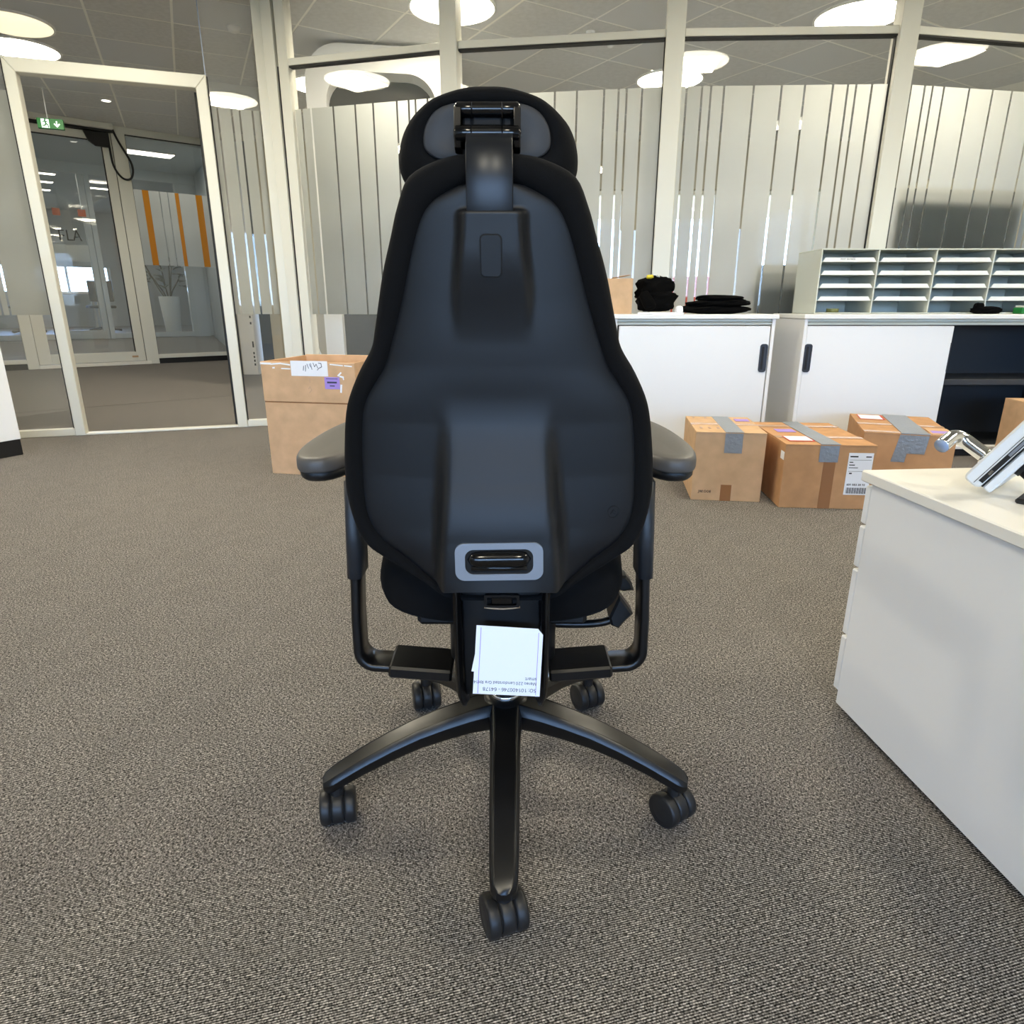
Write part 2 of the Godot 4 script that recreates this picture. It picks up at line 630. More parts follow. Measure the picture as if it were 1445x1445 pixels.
func build_glass_wall():
	var labels := ["glass partition section left of the big cardboard box, with the white-framed doorway", "frosted glass section directly behind the open cardboard box, left of the headrest", "frosted glass section behind the black chair headrest", "frosted glass section above the black folded clothes, between two white posts", "frosted glass section above the mail sorter with a dark screen behind", "frosted glass section running out at the right end"]
	for i in 6:
		var a: Vector2 = FLOOR_WALL[i]
		var b: Vector2 = FLOOR_WALL[i + 1]
		var L := a.distance_to(b)
		var w := wall_node("window_%d" % (i + 1), labels[i], a, b)
		w.set_meta("category", "partition")
		if i == 0:
			# left glass, door opening 1.82..2.985, right glass
			lb(w, "pane", M.glass, 0.0, 1.82, 0.05, CEIL_LEFT, -0.006, 0.006, 0.0)
			lb(w, "glass_edge", M.end_cap, 2.978, 2.984, 2.375, CEIL_LEFT, -0.006, 0.006, 0.0)
			lb(w, "pane", M.glass, 2.99, 3.30, 0.05, CEIL_LEFT, -0.006, 0.006, 0.0)
			lb(w, "bottom_rail", M.alu, 0.0, 1.82, 0.0, 0.05, -0.03, 0.03)
			lb(w, "bottom_rail", M.alu, 2.985, 3.31, 0.0, 0.05, -0.03, 0.03)
			film_band(w, 0.02, 1.815, [0.12, 0.3, 0.45, 0.62, 0.95, 1.2, 1.33, 1.526, 1.571])
			film_band(w, 2.992, 3.305, [3.031, 3.122, 3.173, 3.256])
			lb(w, "gasket", M.gasket, 2.987, 2.994, 0.05, 2.37, -0.008, 0.02, 0.0)
			lb(w, "post", M.alu, 3.312, 3.405, 0.0, 3.0, -0.05, 0.04)
			lb(w, "gasket", M.gasket, 1.806, 1.815, 0.05, 2.37, 0.006, 0.012, 0.0)
			# door frame with mitred head
			var d := struct("door_1", "white-framed open doorway in the glass partition at left", "door", w.position, w.rotation.y)
			for s in [0, 1]:
				var st := mb()
				var x0 := 1.82 if s == 0 else 2.985
				var x1 := 1.885 if s == 0 else 2.915
				var pl := PackedVector2Array([Vector2(x0, 0), Vector2(x1, 0), Vector2(x1, 2.29), Vector2(x0, 2.372)])
				if s == 1:
					pl.reverse()
				add_prism(st, pl, -0.04, 0.045, Transform3D(), 0.004)
				part("door_jamb", done(st), M.alu, d)
			var sh := mb()
			add_prism(sh, PackedVector2Array([Vector2(1.821, 2.372), Vector2(1.886, 2.291), Vector2(2.914, 2.291), Vector2(2.984, 2.372)]), -0.04, 0.045, Transform3D(), 0.004)
			part("door_head", done(sh), M.alu, d)
			lb(d, "threshold", M.alu_sill, 1.885, 2.915, 0.0, 0.014, -0.035, 0.035)
			# leaf swung open into the corridor, seen edge-on
			var piv := Node3D.new()
			piv.name = "door_leaf"
			d.add_child(piv)
			piv.position = Vector3(2.905, 0, -0.04)
			piv.rotation.y = deg_to_rad(93.5)
			lb(piv, "leaf_pane", M.glass, 0.01, 0.98, 0.012, 2.285, -0.006, 0.006, 0.0)
			lb(piv, "edge_profile", M.gasket, 0.0, 0.012, 0.012, 2.285, -0.012, 0.012)
			lb(piv, "lock_case", M.gasket, 0.84, 0.97, 0.93, 1.07, -0.02, 0.02)
			var hs := mb()
			add_tube(hs, curve([Vector3(0.9, 1.0, 0.02), Vector3(0.9, 1.0, 0.06), Vector3(0.88, 1.0, 0.07), Vector3(0.80, 1.0, 0.07)], 4), 0.009, 8)
			part("lever", done(hs), M.chrome, piv)
			lb(piv, "floor_hinge", M.chrome, 0.0, 0.09, 0.02, 0.07, 0.012, 0.03)
			lb(piv, "floor_hinge", M.chrome, 0.0, 0.09, 0.20, 0.24, 0.012, 0.03)
			continue
		var p0 := 0.205 if i == 1 else 0.055
		lb(w, "pane", M.glass, p0 - 0.01, L - 0.045, 0.05, CEIL, -0.006, 0.006, 0.0)
		lb(w, "bottom_rail", M.alu, p0, L - 0.05, 0.0, 0.05, -0.03, 0.03)
		lb(w, "transom", M.alu, p0 - (0.08 if i == 1 else 0.0), L - 0.05, 2.448, 2.49, -0.03, 0.035)
		lb(w, "gasket", M.gasket, p0 - (0.08 if i == 1 else 0.0), L - 0.05, 2.438, 2.448, -0.02, 0.03, 0.0)
		lb(w, "gasket", M.gasket, L - 0.062, L - 0.053, 0.05, 2.44, -0.01, 0.02, 0.0)
		var gp := GAPS.duplicate()
		if i == 1:
			gp = [0.222, 0.262, 0.332, 0.502, 0.667, 0.799, 0.972, 1.057, 1.105, 1.19]
		film_band(w, p0 + 0.004, L - 0.062, gp)
		if i == 1:
			lb(w, "post", M.alu, 0.035, 0.115, 0.0, 3.0, -0.05, 0.05)
			lb(w, "gasket", M.gasket, 0.115, 0.130, 0.0, 2.45, -0.03, 0.03, 0.0)
			lb(w, "post", M.alu, 0.130, 0.205, 0.0, 3.0, -0.05, 0.04)
		lb(w, "post", M.alu, L - 0.056, L + 0.056, 0.0, 3.0, -0.055, 0.055)

func build_ceiling():
	# solid slab over everything
	var sl := struct("ceiling", "suspended ceiling of pale grey square metal tiles with slanting joints", "ceiling")
	lb(sl, "slab", M.ceiling_plain, -14.0, 7.0, 3.2, 3.3, -20.0, 7.2, 0.0)
	var near := PackedVector2Array([Vector2(-5.2, 6.95), Vector2(-5.2, -4.15)])
	for p in FLOOR_WALL:
		near.append(p)
	near.append(Vector2(5.3, 6.95))
	var st := mb()
	add_prism(st, flipped(near), 0.0, 0.05, Transform3D(Basis(Vector3.RIGHT, Vector3.BACK, Vector3.DOWN), Vector3(0, 2.90, 0)))
	part("near_soffit", done(st), M.ceiling_plain, sl)
	# right zone grid
	var zone := PackedVector2Array()
	for k in [1, 2, 3, 4, 5, 6]:
		zone.append(FLOOR_WALL[k])
	for q in [Vector2(5.2, -9.2), Vector2(-3.82, -9.2), Vector2(-3.14, -7.58), Vector2(-2.56, -7.86)]:
		zone.append(q)
	tile_zone(sl, zone, Vector2(0.595, -5.543), -31.0, CEIL)
	var lz := PackedVector2Array([FLOOR_WALL[0], FLOOR_WALL[1], Vector2(-2.56, -7.86), Vector2(-3.14, -7.58), Vector2(-4.25, -10.3), Vector2(-9.0, -6.0), Vector2(-9.0, -4.2), Vector2(-5.2, -4.2)])
	tile_zone(sl, lz, Vector2(-2.71, -6.18), -25.2, CEIL_LEFT)
	# white bulkheads between the two ceiling levels
	for q in [[Vector2(-3.14, -7.58), Vector2(-2.56, -7.86), "white bulkhead band under the ceiling right of the doorway"], [Vector2(-1.74, -5.36), Vector2(-2.56, -7.86), "white bulkhead side running back from the corner post"]]:
		var d: Vector2 = q[1] - q[0]
		var bh := struct("trim_1" if q[1].y < -7.8 and q[0].y < -7.0 else "trim_2", q[2], "bulkhead", Vector3(q[0].x, 0, q[0].y), -atan2(d.y, d.x))
		lb(bh, "fascia", M.wall, 0.0, d.length(), CEIL - 0.02, 3.19, -0.02, 0.02)

func flipped(p: PackedVector2Array) -> PackedVector2Array:
	# plan (x, z) to prism plane, counter-clockwise
	var q := PackedVector2Array(p)
	if Geometry2D.is_polygon_clockwise(q):
		q.reverse()
	return q

func tile_zone(parent: Node3D, zone: PackedVector2Array, o: Vector2, deg: float, y: float):
	var u := Vector2.from_angle(deg_to_rad(deg))
	var v := Vector2(-u.y, u.x)
	# joint plane just above the tile faces
	var st := mb()
	add_prism(st, flipped(zone), 0.0, 0.02, Transform3D(Basis(Vector3.RIGHT, Vector3.BACK, Vector3.DOWN), Vector3(0, y + 0.022, 0)))
	part("joint_grid", done(st), M.ceiling_joint, parent)
	var t := box(Vector3(0.585, 0.02, 0.585), 0.004)
	var s := 0.6
	for i in range(-16, 17):
		for j in range(-16, 17):
			var c := o + u * (i + 0.5) * s + v * (j + 0.5) * s
			if c.y < -8.9 and y < 2.9 or c.y < -10.2 or c.x > 4.9:
				continue
			var quadp := PackedVector2Array([c + (u + v) * 0.2925, c + (v - u) * 0.2925, c - (u + v) * 0.2925, c + (u - v) * 0.2925])
			var cut := Geometry2D.intersect_polygons(quadp, zone)
			if cut.size() == 0:
				continue
			var area := 0.0
			var cp: PackedVector2Array = cut[0]
			for k in cp.size():
				area += cp[k].cross(cp[(k + 1) % cp.size()])
			area = absf(area) * 0.5
			if area < 0.002:
				continue
			if area > 0.341:
				part("tile", t, M.tile if (i + j) % 3 else M.tile2, parent, Vector3(c.x, y + 0.01, c.y), Vector3(0, -deg_to_rad(deg), 0))
			else:
				var ts := mb()
				add_prism(ts, flipped(cp), 0.0, 0.02, Transform3D(Basis(Vector3.RIGHT, Vector3.BACK, Vector3.DOWN), Vector3(0, y + 0.02, 0)))
				part("tile", done(ts), M.tile, parent)

func disc_lamp(x: float, y: float, z: float, label: String, r := 0.29, energy := 1.95, face: Material = null):
	var t := thing("ceiling_lamp", label, "lamp", Vector3(x, y, z), 0.0, "round flush ceiling lamps")
	part("rim", lathe([[r + 0.012, 0.0], [r + 0.012, -0.012], [r, -0.016], [r - 0.004, -0.012]], 48), M.white, t)
	var st := mb()
	add_lathe(st, [[0.0, -0.014], [r - 0.004, -0.013], [r - 0.002, -0.004]], 48)
	part("diffuser", done(st), face if face else M.lamp, t)
	var l := AreaLight3D.new()
	l.name = "lamp_light"
	l.area_size = Vector2(r * 1.36, r * 1.36)
	l.light_color = Color(1.0, 0.955, 0.85)
	l.light_energy = energy
	l.area_range = 14.0
	l.area_attenuation = 2.0
	l.shadow_enabled = true
	t.add_child(l)
	l.position = Vector3(0, -0.03, 0)
	l.rotation_degrees = Vector3(-90, 0, 0)

func build_lamps():
	disc_lamp(-0.408, CEIL, -5.33, "glaring round ceiling lamp above the chair headrest, behind the glass")
	disc_lamp(2.444, CEIL, -5.471, "bright round ceiling lamp at the top, above the mail sorter")
	disc_lamp(1.424, CEIL, -6.84, "round ceiling lamp half hidden behind a white post, above the folded clothes")
	disc_lamp(-1.75, CEIL, -7.0, "round ceiling lamp just left of the white rounded arch")
	disc_lamp(-4.30, CEIL_LEFT, -6.72, "bright round ceiling lamp over the top left corner of the doorway, farther of the pair")
	disc_lamp(-3.98, CEIL_LEFT, -6.17, "dimmer cream round ceiling lamp in the top left corner, nearer of the pair", 0.28, 0.25, M.lamp_dim)
	# lamps of the near room: they show as reflections in the clear glass
	for p in [[-2.25, -3.70, "near office ceiling lamp mirrored in the glass over the white arch"], [-1.30, -2.80, "near office ceiling lamp mirrored in the glass beside the headrest top"], [1.39, -2.94, "near office ceiling lamp mirrored right of the post above the folded clothes"], [3.95, -3.57, "near office ceiling lamp mirrored in the glass at the far right"], [-3.6, -1.4, "near office ceiling lamp above the carpet left of the chair, out of view"], [2.9, -0.9, "near office ceiling lamp above the white desk, out of view"], [-0.62, 1.35, "near office ceiling lamp behind the viewer on the doorway side, out of view"], [0.58, 1.42, "near office ceiling lamp behind the viewer on the desk side, out of view"]]:
		disc_lamp(p[0], CEIL, p[1], p[2])

func build_back_room():
	# white rounded arch (portal of a booth) with a dark inside
	var t := thing("booth", "white rounded arch with dark interior behind the glass, left of the headrest", "booth", Vector3(-1.03, 0, -5.95), deg_to_rad(9.0))
	var o := rrect(1.16, 2.82, 0.27, 8, 0, 1.415)
	var i := rrect(0.86, 2.54, 0.22, 8, 0, 1.37)
	var st := mb()
	add_frame(st, o, i, -0.5, 0.0)
	part("portal_frame", done(st), M.white, t)
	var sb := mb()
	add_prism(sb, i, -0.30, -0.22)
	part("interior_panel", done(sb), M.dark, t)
	# white paper bag leaning behind the glass
	var bag := thing("paper_bag", "crumpled white paper bag behind the glass above the open box", "bag", Vector3(-1.80, 0, -6.02), 0.3)
	var bst := mb()
	var rr := []
	for q in 6:
		var ring := []
		var h := q * 0.14
		var wd := 0.16 - 0.02 * q * (0.6 if q < 4 else 1.0)
		for a in 12:
			var an := TAU * a / 12.0
			ring.append(Vector3(cos(an) * wd * (1.0 + 0.12 * sin(a * 2.3 + q)), h, -sin(an) * wd * 0.5 * (1.0 + 0.2 * cos(a * 1.7 + q * 2.0))))
		rr.append(ring)
	add_loft(bst, rr, true, true)
	part("sack", done(bst), M.paper, bag)
	# grey upholstered screens standing close to the glass
	screen(Vector3(2.93, 0, -4.80), 0.0, 0.92, 1.63, 10.1, M.screen_grey, "tall dark grey acoustic screen close behind the right glass section", -0.0)
	screen(Vector3(1.93, 0, -4.72), 0.0, 0.62, 1.16, -2.1, M.screen_grey, "low dark grey acoustic screen behind the glass beside the mail sorter", 0.0)
	screen(Vector3(1.66, 0, -6.5), 0.0, 0.44, 1.16, 4.0, M.red_fabric, "orange-red screen showing through slits of the film above the black clothes", 0.0)
	# tall beige cupboard and table further back
	var u := thing("tall_cupboard", "tall beige cupboard deep behind the right glass section", "cupboard", Vector3(4.3, 0, -6.6))
	lb(u, "body", M.beige, -0.5, 0.5, 0.06, 2.0, -0.4, 0.0)
	lb(u, "plinth", M.plinth, -0.48, 0.48, 0.0, 0.06, -0.38, -0.02)
	lb(u, "door", M.beige, -0.49, -0.004, 0.08, 1.98, 0.0, 0.02)
	lb(u, "door", M.beige, 0.004, 0.49, 0.08, 1.98, 0.0, 0.02)
	# sensors on the ceiling
	for q in [[0.585, -5.76, 0.035, "white motion sensor on the ceiling behind the glass, nearer of the pair"], [0.75, -5.86, 0.03, "white motion sensor on the ceiling behind the glass, farther of the pair"]]:
		var s := thing("ceiling_sensor", q[3], "sensor", Vector3(q[0], CEIL, q[1]), 0.0, "ceiling sensors")
		part("mount", lathe([[0.0, -0.03], [q[2], -0.03], [q[2], 0.0]], 20), M.white, s)
		part("dome", lathe([[0.0, -0.075], [q[2] * 0.6, -0.07], [q[2] * 0.85, -0.055], [q[2] * 0.9, -0.03]], 20), M.white, s)
	var sd := thing("smoke_detector", "small white smoke detector on the ceiling above the doorway", "detector", Vector3(-2.25, CEIL_LEFT, -6.25))
	part("base_ring", lathe([[0.05, -0.018], [0.055, -0.012], [0.055, 0.0]], 20), M.white, sd)
	part("cap", lathe([[0.0, -0.042], [0.03, -0.04], [0.045, -0.03], [0.05, -0.018]], 20), M.white, sd)

func screen(p: Vector3, _x: float, w: float, h: float, deg: float, m: Material, label: String, _z: float):
	var t := thing("acoustic_screen", label, "screen", p, deg_to_rad(deg))
	lb(t, "panel", m, -w * 0.5, w * 0.5, 0.12, h, -0.02, 0.02, 0.008)
	lb(t, "foot", M.alu, -w * 0.5 + 0.06, -w * 0.5 + 0.11, 0.0, 0.13, -0.16, 0.04)
	lb(t, "foot", M.alu, w * 0.5 - 0.11, w * 0.5 - 0.06, 0.0, 0.13, -0.16, 0.04)


func wedge(parent: Node3D, called: String, m: Material, poly: Array, h: float = 0.05):
	# slab whose top follows the given 3D corners (counter-clockwise seen from above)
	var st := mb()
	flat(st)
	var n := poly.size()
	for k in n:
		var a: Vector3 = poly[k]
		var b: Vector3 = poly[(k + 1) % n]
		var a0 := Vector3(a.x, -h, a.z)
		var b0 := Vector3(b.x, -h, b.z)
		quad(st, a0, b0, b, a)
	for k in range(1, n - 1):
		tri(st, poly[0], poly[k], poly[k + 1])
	part(called, done(st), m, parent)

func build_corridor():
	var O := Vector3(-5.7, 0, -8.8)
	var yaw := atan2(0.635, 0.773)
	# in this frame x runs along the second partition and -z leads away from the viewer
	var rp := struct("floor_1", "carpeted ramp of the corridor beyond the doorway", "ramp", O, yaw)
	wedge(rp, "ramp", M.carpet, [Vector3(-3.5, 0.002, 3.2), Vector3(1.0, 0.002, 3.2), Vector3(1.95, 0.13, 0.0), Vector3(-3.5, 0.13, 0.0)])
	var vf := struct("floor_2", "grey stone floor of the entrance lobby beyond the second glass door", "floor", O, yaw)
	wedge(vf, "stone_slab", M.stone, [Vector3(-3.5, 0.14, 0.0), Vector3(2.1, 0.14, 0.0), Vector3(2.4, 0.39, -2.3), Vector3(-3.5, 0.39, -2.3)])
	wedge(vf, "stone_slab", M.stone, [Vector3(-3.5, 0.40, -2.3), Vector3(4.5, 0.40, -2.3), Vector3(4.5, 0.42, -8.5), Vector3(-3.5, 0.42, -8.5)])
	# second glazed partition with a door
	var w := struct("window_31", "second glazed partition at the end of the corridor, seen through the doorway", "partition", O, yaw)
	lb(w, "head_rail", M.alu, -3.5, -0.35, 2.93, 3.19, -0.06, 0.05)
	lb(w, "head_rail", M.alu, 0.85, 2.10, 2.97, 3.19, -0.06, 0.05)
	lb(w, "post", M.alu, 0.83, 0.985, 0.13, 3.0, -0.05, 0.05)
	lb(w, "post", M.alu, -0.52, -0.40, 0.13, 3.0, -0.05, 0.05)
	lb(w, "post", M.alu, 2.02, 2.10, 0.13, 3.0, -0.05, 0.05)
	lb(w, "bottom_rail", M.alu, 0.985, 2.02, 0.20, 0.25, -0.05, 0.05)
	lb(w, "plinth", M.plinth, 0.88, 2.10, 0.10, 0.20, -0.04, 0.035)
	lb(w, "bottom_rail", M.alu, -3.4, -0.52, 0.20, 0.25, -0.05, 0.05)
	lb(w, "plinth", M.plinth, -3.4, -0.42, 0.10, 0.20, -0.04, 0.035)
	lb(w, "pane", M.glass, 0.985, 2.02, 0.25, 2.97, -0.006, 0.006, 0.0)
	lb(w, "pane", M.glass, -3.4, -0.52, 0.25, 2.93, -0.006, 0.006, 0.0)
	lb(w, "gasket", M.gasket, 0.985, 2.02, 2.962, 2.972, 0.0, 0.03, 0.0)
	lb(w, "gasket", M.gasket, 0.985, 0.994, 0.25, 2.97, 0.0, 0.02, 0.0)
	# film with orange stripes
	var xs := [[0.995, 1.095, 0], [1.097, 1.172, 1], [1.174, 1.301, 0], [1.309, 1.40, 0], [1.408, 1.492, 0], [1.494, 1.542, 1], [1.544, 1.754, 0], [1.756, 1.84, 1], [1.842, 2.018, 0]]
	for q in xs:
		part("film_stripe" if q[2] else "film_strip", film_quad((q[0] - q[1]) * 0.5, (q[1] - q[0]) * 0.5, -0.46, 0.465), M.film_orange if q[2] else M.film, w, Vector3((q[0] + q[1]) * 0.5, 1.88, 0.0075), Vector3.ZERO, "orange film stripe" if q[2] else "")
	# door in it
	var d := struct("door_2", "white-framed glass door with overhead closer, seen through the open doorway", "door", O, yaw)
	lb(d, "sill", M.alu_sill, -0.40, 0.88, 0.13, 0.172, -0.05, 0.06)
	lb(d, "stile", M.alu, 0.715, 0.825, 0.18, 2.97, -0.03, 0.035)
	lb(d, "stile", M.alu, -0.395, -0.26, 0.18, 2.97, -0.03, 0.035)
	lb(d, "rail", M.alu, -0.26, 0.715, 0.18, 0.30, -0.03, 0.035)
	lb(d, "rail", M.alu, -0.26, 0.715, 2.865, 2.955, -0.03, 0.035)
	lb(d, "door_pane", M.glass, -0.26, 0.715, 0.30, 2.865, -0.006, 0.006, 0.0)
	lb(d, "gasket", M.gasket, -0.26, 0.715, 2.855, 2.866, 0.0, 0.03, 0.0)
	lb(d, "gasket", M.gasket, 0.706, 0.715, 0.30, 2.86, 0.0, 0.03, 0.0)
	lb(d, "gasket", M.gasket, 0.825, 0.831, 0.18, 2.97, 0.0, 0.036, 0.0)
	lb(d, "plate", M.bronze, 0.66, 0.735, 0.225, 0.25, 0.035, 0.037)
	lb(d, "operator_box", M.alu, -0.40, 0.85, 2.985, 3.05, -0.02, 0.16, 0.006)
	lb(d, "operator_slot", M.gasket, -0.40, 0.85, 2.96, 2.985, 0.0, 0.10, 0.0)
	var sp := mb()
	add_prism(sp, PackedVector2Array([Vector2(0.53, 2.95), Vector2(0.57, 2.84), Vector2(0.64, 2.79), Vector2(0.80, 2.79), Vector2(0.80, 2.95)]), 0.036, 0.09, Transform3D(), 0.008)
	part("sensor_pod", done(sp), M.gasket, d)
	var cb := mb()
	add_tube(cb, curve([Vector3(0.85, 3.0, 0.08), Vector3(0.90, 2.86, 0.09), Vector3(1.01, 2.62, 0.09), Vector3(0.98, 2.46, 0.09), Vector3(0.88, 2.45, 0.09), Vector3(0.80, 2.58, 0.09), Vector3(0.79, 2.80, 0.07)], 6), 0.013, 8)
	part("cable_loop", done(cb), M.gasket, d)
	# third partition
	var t := struct("window_32", "inner lobby glazing with grey frames behind the second glass door", "partition", O + Vector3(-0.635, 0, -0.773) * 2.3, yaw)
	lb(t, "head_rail", M.wall_cool, -3.5, 2.4, 2.80, 3.19, -0.05, 0.05)
	for q in [[-1.2, -1.1], [0.72, 0.80], [0.81, 0.88], [2.08, 2.36], [0.13, 0.22]]:
		lb(t, "post", M.wall_cool, q[0], q[1], 0.38, 2.82, -0.04, 0.04)
	lb(t, "rail", M.wall_cool, 0.22, 0.72, 0.39, 0.52, -0.04, 0.04)
	lb(t, "rail", M.wall_cool, 0.88, 2.08, 0.39, 0.47, -0.04, 0.04)
	lb(t, "rail", M.wall_cool, -3.5, 0.13, 0.39, 0.47, -0.04, 0.04)
	lb(t, "pane", M.glass, 0.22, 0.72, 0.52, 2.80, -0.006, 0.006, 0.0)
	lb(t, "pane", M.glass, 0.88, 2.08, 0.47, 2.80, -0.006, 0.006, 0.0)
	lb(t, "pane", M.glass, -1.1, 0.13, 0.47, 2.80, -0.006, 0.006, 0.0)
	lb(t, "sticker", M.orange, 0.33, 0.43, 2.20, 2.30, 0.007, 0.009, 0.0, "square orange sticker")
	lb(t, "sticker", M.orange, 0.655, 0.76, 2.20, 2.30, 0.041, 0.043, 0.0, "square orange sticker")
	part("glass_lettering", text_mesh("FLA", 0.20, 0.002, false), M.dark, t, Vector3(0.34, 1.80, 0.01))
	lb(t, "film_strip", M.film, 0.24, 0.72, 1.55, 1.79, 0.0065, 0.0075, 0.0)
	# lobby side walls and the hall behind
	var sw := struct("wall_lobby", "cool grey side wall of the entrance lobby", "wall", O, yaw)
	var s1 := mb()
	flat(s1)
	add_prism(s1, PackedVector2Array([Vector2(2.11, -0.06), Vector2(2.42, -2.3), Vector2(2.6, -2.3), Vector2(2.6, -0.06)]), -0.1, 3.19, Transform3D(Basis(Vector3.RIGHT, Vector3.BACK, Vector3.UP), Vector3.ZERO))
	part("plaster", done(s1), M.wall_cool, sw)
	lb(sw, "hall_back", M.wall_cool, -3.5, -0.6, 0.0, 3.19, -8.7, -8.5)
	lb(sw, "hall_back", M.wall_cool, 2.0, 4.5, 0.0, 3.19, -8.7, -8.5)
	lb(sw, "hall_parapet", M.wall_cool, -0.6, 2.0, 0.0, 1.2, -8.7, -8.5)
	lb(sw, "hall_lintel", M.wall_cool, -0.6, 2.0, 1.75, 3.19, -8.7, -8.5)
	lb(sw, "hall_side", M.wall_cool, 4.5, 4.7, 0.0, 3.19, -8.7, -2.3)
	lb(sw, "hall_side", M.wall_cool, 2.36, 4.7, 0.0, 3.19, -2.35, -2.3)
	lb(sw, "hall_side", M.wall_cool, -3.7, -3.5, 0.0, 3.19, -8.7, 6.2)
	lb(sw, "corridor_end", M.wall, 2.11, 2.6, 0.0, 3.19, -0.05, 0.3)
	var hw := struct("window_33", "bright daylight window deep in the lobby hall", "window", O, yaw)
	lb(hw, "pane", M.glass, -0.6, 2.0, 1.2, 1.75, -8.61, -8.604, 0.0)
	for q in [-0.6, 0.25, 1.1, 1.95]:
		lb(hw, "mullion", M.alu, q, q + 0.05, 1.2, 1.75, -8.66, -8.54)
	var lc := struct("ceiling_1", "grey ceiling of the entrance lobby", "ceiling", O, yaw)
	lb(lc, "slab", M.wall_cool, -3.5, 4.5, 2.95, 3.19, -8.5, -0.06, 0.0)
	# lobby lamps
	panel_lamp(Vector3(-5.12, 2.949, -10.36), yaw, 0.62, 0.26, "rectangular ceiling light panel in the entrance lobby, above the orange stripes", 0.5)
	var k := 0
	for q in [[0.35, -2.75], [0.30, -3.5], [0.36, -4.4], [0.42, -5.4], [1.0, -2.8], [1.55, -4.6]]:
		var c := O + Vector3(0.773, 0, -0.635) * float(q[0]) + Vector3(-0.635, 0, -0.773) * -float(q[1])
		k += 1
		panel_lamp(Vector3(c.x, 2.949, c.z), yaw, 0.62, 0.14, ["slim hall ceiling light, first behind the lobby door", "slim hall ceiling light, second behind the lobby door", "slim hall ceiling light, third behind the lobby door", "slim hall ceiling light, fourth and farthest behind the lobby door", "slim hall ceiling light right of the lobby door frame", "slim hall ceiling light above the tall planter"][k - 1], 0.35)
	# planter
	var pc := O + Vector3(0.773, 0, -0.635) * 1.98 + Vector3(-0.635, 0, -0.773) * 3.2
	var pt := thing("potted_plant", "leafy plant in a tall tapering white planter, seen through two glass partitions", "plant", Vector3(pc.x, 0.402, pc.z))
	part("planter", lathe([[0.0, 0.0], [0.115, 0.0], [0.125, 0.01], [0.172, 0.64], [0.172, 0.655], [0.16, 0.655], [0.155, 0.60], [0.0, 0.60]], 28), M.pot, pt)
	var tips := [Vector3(-0.42, 1.25, 0.0), Vector3(-0.25, 1.05, 0.1), Vector3(-0.06, 1.22, 0.05), Vector3(0.10, 1.15, -0.05), Vector3(0.24, 0.95, 0.04), Vector3(-0.02, 0.95, 0.1), Vector3(-0.34, 1.02, -0.1), Vector3(0.05, 1.30, -0.1)]
	for q in tips:
		var ss := mb()
		add_tube(ss, curve([Vector3(q.x * 0.1, 0.59, q.z * 0.1), Vector3(q.x * 0.35, 0.75, q.z * 0.4), q * Vector3(0.8, 0.93, 0.8), q], 4), 0.011, 6)
		part("stem", done(ss), M.stem, pt)
		for e in 3:
			var dirv := Vector3(q.x + 0.15 * (e - 1), 0.14 - 0.05 * e, 0.12 * (e - 1) + q.z).normalized()
			leaf(pt, q - Vector3(0, 0.06 * e, 0), dirv, 0.22, 0.085)
	# meeting table and chairs far in the hall
	var tc := O + Vector3(0.773, 0, -0.635) * 0.55 + Vector3(-0.635, 0, -0.773) * 5.6
	var tb := thing("hall_table", "grey table deep in the lobby hall, low behind the glass door", "table", Vector3(tc.x, 0.42, tc.z), yaw)
	lb(tb, "tabletop", M.white, -0.7, 0.7, 0.70, 0.74, -0.4, 0.4)
	for sx in [-0.62, 0.62]:
		for sz in [-0.34, 0.34]:
			lb(tb, "leg", M.alu, sx - 0.025, sx + 0.025, 0.0, 0.70, sz - 0.025, sz + 0.025)
	for q in [[-0.1, 4.7, "dark hall chair left of the lobby door stile, low in the glass"], [1.1, 4.6, "dark hall chair right of the lobby door stile, beside the planter"]]:
		var cc := O + Vector3(0.773, 0, -0.635) * float(q[0]) + Vector3(-0.635, 0, -0.773) * float(q[1])
		var ch := thing("hall_chair", q[2], "chair", Vector3(cc.x, 0.42, cc.z), yaw)
		lb(ch, "seat", M.plinth, -0.22, 0.22, 0.43, 0.48, -0.22, 0.22, 0.02)
		lb(ch, "backrest", M.plinth, -0.20, 0.20, 0.55, 0.92, 0.20, 0.24, 0.02)
		part("column", lathe([[0.03, 0.06], [0.03, 0.43]], 12), M.gasket, ch)
		for a in 5:
			var ls := mb()
			add_tube(ls, [Vector3(0, 0.08, 0), Vector3(cos(TAU * a / 5) * 0.28, 0.03, sin(TAU * a / 5) * 0.28)], 0.022, 8)
			part("leg", done(ls), M.gasket, ch)
	# exit sign hanging in front of the door
	var es := thing("exit_sign", "green hanging exit sign with a running figure and a down arrow", "sign", Vector3(-4.83, 2.715, -7.80), yaw - 0.30)
	es.scale = Vector3(0.72, 0.85, 0.8)
	lb(es, "housing", M.green, -0.165, 0.165, -0.06, 0.055, -0.025, 0.025, 0.006)
	lb(es, "face", M.exit_green, -0.162, 0.162, -0.057, 0.052, 0.0252, 0.028, 0.0)
	lb(es, "doorway_symbol", M.exit_white, -0.112, -0.015, -0.052, 0.045, 0.0282, 0.0292, 0.0)
	var run := mb()
	var rx := Transform3D(Basis().scaled(Vector3(1.15, 1.15, 1.0)), Vector3(-0.06, 0.0, 0))
	add_prism(run, disc(0.0, 0.034, 0.009, 10), 0.0294, 0.0304, rx)
